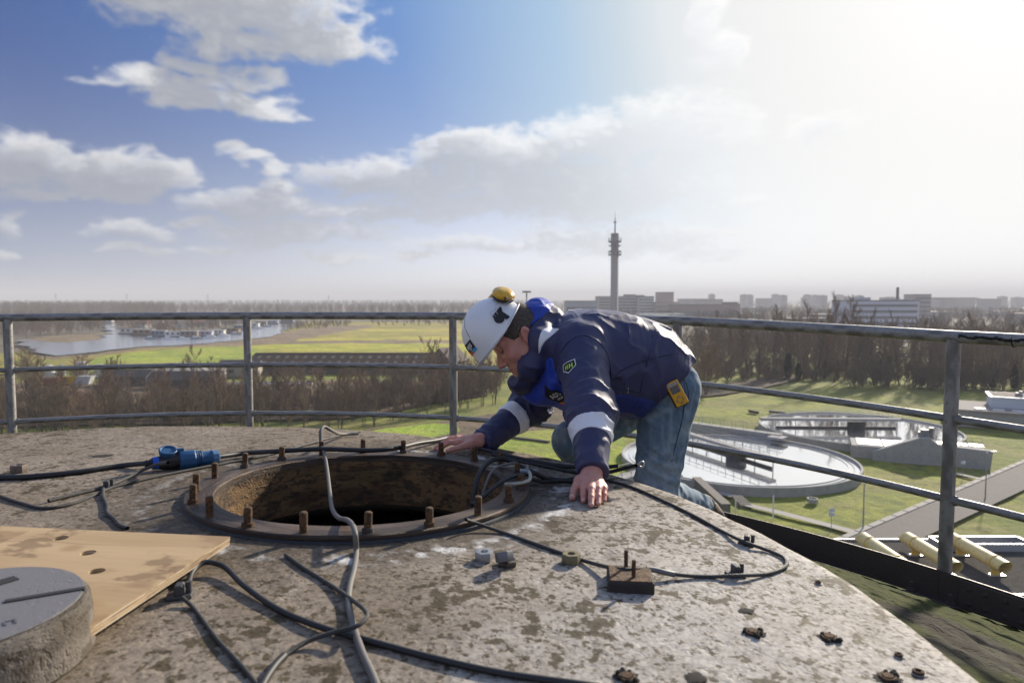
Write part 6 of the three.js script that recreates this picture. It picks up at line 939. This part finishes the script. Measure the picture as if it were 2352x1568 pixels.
function headColor(x, y, z) {
  const q = sub([x, y, z], headC), f = dot(q, fH), u = dot(q, uH), s = dot(q, sS), m = fbm3(x * 60, y * 60, z * 60, 3);
  let c = mix3(SKIN, RED, .25 + .3 * sstep(.4, .65, m)); const g = (v, w) => exp(-(v * v) / (w * w));
  c = mix3(c, RED, .55 * max(g(hypot(f - .115, u + .034, s), .022), g(hypot(f - .065, u + .03, abs(s) - .05), .03), .8 * g(hypot(f + .014, u + .004, abs(s) - .085), .03)));
  c = mix3(c, [.36, .10, .085], .75 * g(u + .0745, .009) * sstep(.08, .09, f) * sstep(.024, .016, abs(s)));
  c = mix3(c, [.10, .065, .045], .85 * g(u - .0285, .0055) * sstep(.055, .075, f) * sstep(.012, .018, abs(s)) * sstep(.052, .042, abs(s)));                     // eyebrow hair
  const e = hypot(f - .0935, u - .001, abs(s) - .0305); c = mix3(c, [.06, .035, .028], sstep(.0085, .0065, abs(u - .004)) * sstep(.016, .012, abs(abs(s) - .0305)) * sstep(.07, .082, f) * .8); if (e < .0045) c = [.02, .025, .03];
  c = mix3(c, [.26, .16, .125], .38 * sstep(.46, .6, n3(x * 700, y * 700, z * 700)) * sstep(-.055, -.075, u) * sstep(.0, .03, f));                            // stubble
  return c;
}
// hands: finger chains rooted in the palm
function handField(wrist, knuckles, tips, thumb, lift, palmR = .0155) {
  const parts = [], ends = [];
  knuckles.forEach((k, i) => { const t = tips[i], r = [.0098, .0102, .0098, .0086][i], L = sub(t, k), mid1 = add(add(k, L, .42), [0, lift * .95, 0]), mid2 = add(add(k, L, .74), [0, lift * .5, 0]); parts.push([cone(wrist, k, palmR * 1.12, r * 1.28), .016], [cone(k, mid1, r * 1.18, r * 1.02), .006], [cone(mid1, mid2, r * 1.02, r * .93), .004], [cone(mid2, t, r * .93, r * .80), .004]); ends.push([t, unit(sub(t, mid2))]); });
  parts.push([cone(wrist, thumb[0], palmR * 1.15, .0165), .016], [cone(thumb[0], thumb[1], .0158, .0118), .008], [cone(thumb[1], thumb[2], .0118, .0092), .004]); ends.push([thumb[2], unit(sub(thumb[2], thumb[1]))]);
  const f = (x, y, z) => { let d = 9; for (let i = 0; i < parts.length; i++) d = smin(d, parts[i][0](x, y, z), parts[i][1]); return d; };
  return [f, ends];
}
const lidP = (px, py, up) => { const v = onLid(px, py, up); return [v.x, v.y - EYE, -v.z]; };
const nWr = pp(1360, 1083, 2.045), nK = [pp(1340, 1116, 1.975), pp(1359, 1113, 1.975), pp(1375, 1115, 1.98), pp(1388, 1120, 1.99)], nT = [lidP(1340, 1150, .008), lidP(1358, 1160, .008), lidP(1374, 1157, .008), lidP(1388, 1149, .0075)], nTh = [pp(1331, 1105, 2.01), pp(1319, 1125, 1.975), lidP(1314, 1143, .0085)];
const [handN, endsN] = handField(nWr, nK, nT, nTh, .012);
const armStubN = cone(add(nWr, unit(sub(nWr, nE)), -.05), nWr, .029, .027);
const fWr = pp(1094, 1014, 2.62), fK = [pp(1053, 1016, 2.575), pp(1050, 1009, 2.60), pp(1052, 1006, 2.625), pp(1056, 1005, 2.65)], fT = [pp(1006, 1032, 2.56), pp(1000, 1030, 2.60), pp(1005, 1026, 2.64), pp(1014, 1021, 2.68)], fTh = [pp(1078, 1021, 2.575), pp(1054, 1028, 2.535), pp(1029, 1035, 2.52)];
const [handF, endsF] = handField(fWr, fK, fT, fTh, .012);
const armStubF = cone(add(fWr, unit(sub(fWr, fE)), -.035), fWr, .025, .025);
const handColor = (ends) => (x, y, z, nx, ny) => { const m = fbm3(x * 80, y * 80, z * 80, 3); let c = mix3(SKIN, RED, .3 + .4 * sstep(.4, .62, m)); for (const [t, u] of ends) { const q = sub([x, y, z], t), a = dot(q, u), r = len(q); if (r < .03) c = mix3(c, RED, .35 * sstep(.03, .01, r)); if (r < .0105 && a > -.004 && a < .0045 && ny > .3) c = mix3(c, [.66, .44, .37], .7); } return c; };
{
  const hm = netOf(headRaw, [headC[0] - .22, headC[1] - .22, headC[2] - .13], [headC[0] + .20, headC[1] + .18, headC[2] + .13], .0034, headColor, O);
  const r = .15, hn = netOf((x, y, z) => smin(handN(x, y, z), armStubN(x, y, z), .02), [nWr[0] - .12, nWr[1] - .14, 1.78], [nWr[0] + .10, nWr[1] + .08, 2.16], .0031, handColor(endsN), O), hf = netOf((x, y, z) => smin(handF(x, y, z), armStubF(x, y, z), .02), [fWr[0] - r - .06, fWr[1] - .10, 2.46], [fWr[0] + .08, fWr[1] + .07, 2.74], .0033, handColor(endsF), O);
  const skinMat = phys([1, 1, 1], .52, { vertexColors: true, sheen: .2, sheenRoughness: .5, sheenColor: new THREE.Color(.9, .5, .4) }), body = mesh('head', hm, skinMat, person); mesh('hand', hn, skinMat, person); mesh('hand', hf, skinMat, person);
  // short cropped hair at temple and nape
  const skull = E3(-.010, .046, 0, [.1035, .0945, .0822]), hairF = (x, y, z) => { const q = sub([x, y, z], headC), f = dot(q, fH), u = dot(q, uH), s = dot(q, sS); const lineFront = f - (.052 - .55 * max(0, .04 - u) + (n3(x * 150, y * 150, z * 150) - .5) * .012), lineLow = -(u + .030 - (f > -.02 ? .040 * sstep(-.03, .02, f) : 0)) + (n3(x * 170 + 9, y * 170, z * 170) - .5) * .010; return max(skull(x, y, z) - .0015 * n3(x * 420, y * 420, z * 420), lineFront, lineLow, -(hypot(f + .014, u + .004, abs(s) - .086) - .030)); };
  mesh('hair', netOf(hairF, [headC[0] - .16, headC[1] - .12, headC[2] - .12], [headC[0] + .14, headC[1] + .17, headC[2] + .12], .0036, (x, y, z) => { const k = n3(x * 380, y * 160, z * 380); return mix3(HAIR, [.13, .105, .085], k * k); }, O), std([1, 1, 1], .75, { vertexColors: true }), body);
}
// ---- helmet
{
  const base = new THREE.Group(); base.name = 'hard_hat'; person.add(base); base.userData.label = 'white vented hard hat with yellow ear muffs flipped up';
  const w = phys([.78, .80, .82], .28, { clearcoat: .4, clearcoatRoughness: .25 });
  const c0 = [.030, .070, 0], rad = [.133, .149, .110];
  const rimU = (a) => .062 + .014 * (1 - cos(a)) * .5 + .012 * max(0, -cos(a));
  const rows = [], NA = 96, pt = (a, th, off = 0) => { const k = 1 + .035 * exp(-(sin(a) ** 2) * 30) * exp(-((th - .9) ** 2) * 5) * (cos(a) > -.2 ? 1 : .4); return [c0[0] + (rad[0] + off) * k * sin(th) * cos(a), c0[1] + (rad[1] + off) * cos(th) * (1 + (k - 1) * .6), (rad[2] + off) * sin(th) * sin(a)]; };
  const thMax = (a) => Math.acos(clamp((rimU(a) - c0[1]) / rad[1], -1, 1));
  for (let i = 0; i <= 26; i++) rows.push((a) => pt(a, thMax(a) * pow(i / 26, .92) + (i ? 0 : 1e-4)));
  const brim = (t) => (a) => { const p = pt(a, thMax(a)), fr = pow(max(0, cos(a)), 1.4), outw = (.007 + .016 * fr) * t, l = hypot(p[0] - c0[0], p[2]) || 1; return [p[0] + (p[0] - c0[0]) / l * outw, p[1] - (.003 * t) - .004 * fr * sin(t * 3.1) + .010 * fr * t * t, p[2] + p[2] / l * outw]; };
  rows.push(brim(.25), brim(.5), brim(.8), brim(1));
  rows.push((a) => { const p = brim(1)(a); return [p[0] - .002 * cos(a), p[1] - .004, p[2] - .002 * sin(a)]; }, (a) => { const p = brim(.5)(a); return [p[0], p[1] - .0045, p[2]]; }, (a) => { const p = brim(0)(a); return [p[0] - .002, p[1] - .004, p[2]]; });
  for (let i = 24; i >= 0; i -= 3) rows.push((a) => pt(a, thMax(a) * pow(i / 26, .92) + 1e-4, -.0045));
  const P = [], ix = []; rows.forEach((f, j) => { for (let k = 0; k <= NA; k++) { const a = k / NA * 2 * PI; P.push(...toGroup(hl(...f(a)))); if (j && k) { const b = j * (NA + 1) + k; ix.push(b, b - NA - 1, b - 1, b - 1, b - NA - 1, b - NA - 2); } } });
  const g = new THREE.BufferGeometry(); g.setAttribute('position', new THREE.Float32BufferAttribute(P, 3)); g.setIndex(ix); const cg = toCreasedNormals(g, .7);
  mesh('shell', cg, w, base);
  const black = std([.012, .012, .013], .5), yellow = phys([.72, .40, .012], .32, { clearcoat: .3 });
  const nrm = (a, th) => { const p = pt(a, th); return unit([(p[0] - c0[0]) / rad[0] ** 2, (p[1] - c0[1]) / rad[1] ** 2, p[2] / rad[2] ** 2]); };
  const place = (a, th, out = 0, spin = 0) => { const p = pt(a, th), n = nrm(a, th), W = [0, 1, 2].map((i) => fF[i] * n[0] + uU[i] * n[1] + sS[i] * n[2]), q = hl(p[0] + n[0] * out, p[1] + n[1] * out, p[2] + n[2] * out), m = new THREE.Matrix4(), Y = new THREE.Vector3(W[0], W[1], -W[2]), up = new THREE.Vector3(uU[0], uU[1], -uU[2]); let X = new THREE.Vector3().crossVectors(up, Y).normalize(), Z = new THREE.Vector3().crossVectors(X, Y); m.makeBasis(X, Y, Z); m.setPosition(...toGroup(q)); return m.multiply(new THREE.Matrix4().makeRotationY(spin)); };
  // two rows of black discs, the shade inside vent holes put into colour
  for (const s of [1, -1]) for (let i = 0; i < 15; i++) { const th = .16 + .058 * i, f = .55 * sin(th), a = Math.atan2(.62, .85) * s; mesh('vent_shade_dot', new THREE.CylinderGeometry(.0021, .0021, .0012, 8).applyMatrix4(place(a * (.72 + .02 * i), th, .0006)), black, base); }
  mesh('sticker', (() => { const N = 10, p = [], uv = [], q = []; for (let j = 0; j <= N; j++) for (let i = 0; i <= N; i++) { const a = lerp(.05, .60, i / N), th = lerp(1.34, 1.02, j / N), v = pt(a, th, .0012); p.push(...toGroup(hl(...v))); uv.push(i / N, j / N); if (i && j) { const b = j * (N + 1) + i; q.push(b, b - 1, b - N - 1, b - 1, b - N - 2, b - N - 1); } } const g = new THREE.BufferGeometry(); g.setAttribute('position', new THREE.Float32BufferAttribute(p, 3)); g.setAttribute('uv', new THREE.Float32BufferAttribute(uv, 2)); g.setIndex(q); g.computeVertexNormals(); return g; })(), std([1, 1, 1], .4, { side: THREE.DoubleSide, map: canvasTex(256, 192, (c, W, H) => { c.fillStyle = '#0c2340'; c.fillRect(0, 0, W, H); c.fillStyle = '#d9541c'; c.fillRect(0, H * .74, W * .5, H); c.fillStyle = '#2aa6d8'; c.fillRect(W * .5, H * .74, W, H); c.fillStyle = '#fff'; c.font = 'bold 84px sans-serif'; c.textAlign = 'center'; c.fillText('ADS', W / 2, H * .52); c.font = 'bold 26px sans-serif'; c.fillText('GROEP', W / 2, H * .68); }) }), base);
  for (const s of [1, -1]) {
    const A = s > 0 ? 1.75 : -1.75, clip = place(A, 1.30, .004), near = s > 0;
    mesh('muff_bracket', join([new THREE.CylinderGeometry(.019, .020, .010, 24), rbox(.044, .006, .016, .002, .012, -.001, -.016), rbox(.016, .006, .040, .002, .020, -.001, .006), cyl(.004, .004, .006, 8, .034, 0, -.017), cyl(.004, .004, .006, 8, .022, 0, .026)]).applyMatrix4(clip), black, base);
    const aC = s > 0 ? 2.66 : -2.66, thC = 1.06, cup = place(aC, thC, .012, .3).scale(new THREE.Vector3(1.32, .92, 1.32));
    const dome = (pts) => toCreasedNormals(new THREE.LatheGeometry(pts.map(([r, y]) => new THREE.Vector2(r, y)), 36).scale(1.22, 1, .95), .9);
    const muff = mesh('ear_muff', dome([[.0, -.002], [.031, -.002], [.0345, .004], [.0345, .010], [.031, .020], [.023, .0285], [.012, .0325], [.0001, .034]]).applyMatrix4(cup), yellow, base);
    mesh('cushion', dome([[.0, -.014], [.028, -.014], [.033, -.009], [.033, -.003], [.030, .001], [.0, .001]]).applyMatrix4(cup), black, muff);
    mesh('cup_arm', join([rbox(.006, .014, .006, .002, .044, .010, 0), rbox(.006, .014, .006, .002, -.044, .010, 0)]).applyMatrix4(cup), std([.10, .055, .03], .5), muff);
    const v = (m, x, y, z) => new THREE.Vector3(x, y, z).applyMatrix4(m);
    mesh('wire_arm', join([tube([v(clip, -.004, .006, -.012), v(clip, -.010, .014, -.034), v(cup, -.044, .012, .02), v(cup, -.045, .010, 0)], .0012, 6), tube([v(clip, .006, .006, -.012), v(clip, .016, .014, -.032), v(cup, .044, .012, .02), v(cup, .045, .010, 0)], .0012, 6)]), std([.55, .55, .55], .3, { metalness: .9 }), muff);
  }
}
// ---- gas detector on his belt
{
  const [a, h] = ray(1551, 901); let d = 2.2; for (let i = 0; i < 70; i++) d += min(jeansRaw(a * d, h * d, d), jacketRaw(a * d, h * d, d)) * .6;
  const t = thing('gas_detector', 'yellow handheld gas detector with grey screen clipped to the belt', 'gas detector', null, [a * d, EYE + h * d, -d + .022]);
  t.rotation.set(-.08, -.10, R(27));
  const y = phys([.66, .33, .012], .4), k = std([.014, .013, .012], .6);
  mesh('rubber_back', rbox(.054, .100, .022, .006, 0, 0, -.006), k, t); mesh('case', rbox(.050, .096, .018, .005, .001, 0, .004), y, t);
  mesh('head_panel', rbox(.042, .012, .004, .0015, 0, .036, .0125), std([.32, .30, .28], .5), t);
  mesh('screen', rbox(.030, .024, .003, .001, 0, .015, .0130), phys([.085, .095, .085], .18), t); mesh('bezel', rbox(.034, .028, .002, .001, 0, .015, .0128), std([.16, .14, .10], .5), t);
  for (const [x, yy] of [[0, -.014], [.012, -.026], [0, -.038], [-.012, -.026]]) { const b = mesh('button', new THREE.CylinderGeometry(.0032, .0036, .003, 14).rotateX(PI / 2).translate(x, yy, .0138), k, t); mesh('dot', new THREE.CylinderGeometry(.0014, .0014, .001, 10).rotateX(PI / 2).translate(x, yy, .0158), std([.75, .75, .75], .5), b); }
  mesh('button_ring', new THREE.TorusGeometry(.0115, .0007, 6, 32).translate(0, -.026, .0132), k, t);
}
// ---------------------------------------------------------------- haze
scene.fog = new THREE.FogExp2(new THREE.Color().setRGB(.93, .93, .95), 0.00037);
scene.traverse((o) => { if (o.isMesh) { o.castShadow = true; o.receiveShadow = true; } });
renderer.setSize(1024, 682);
renderer.render(scene, camera);
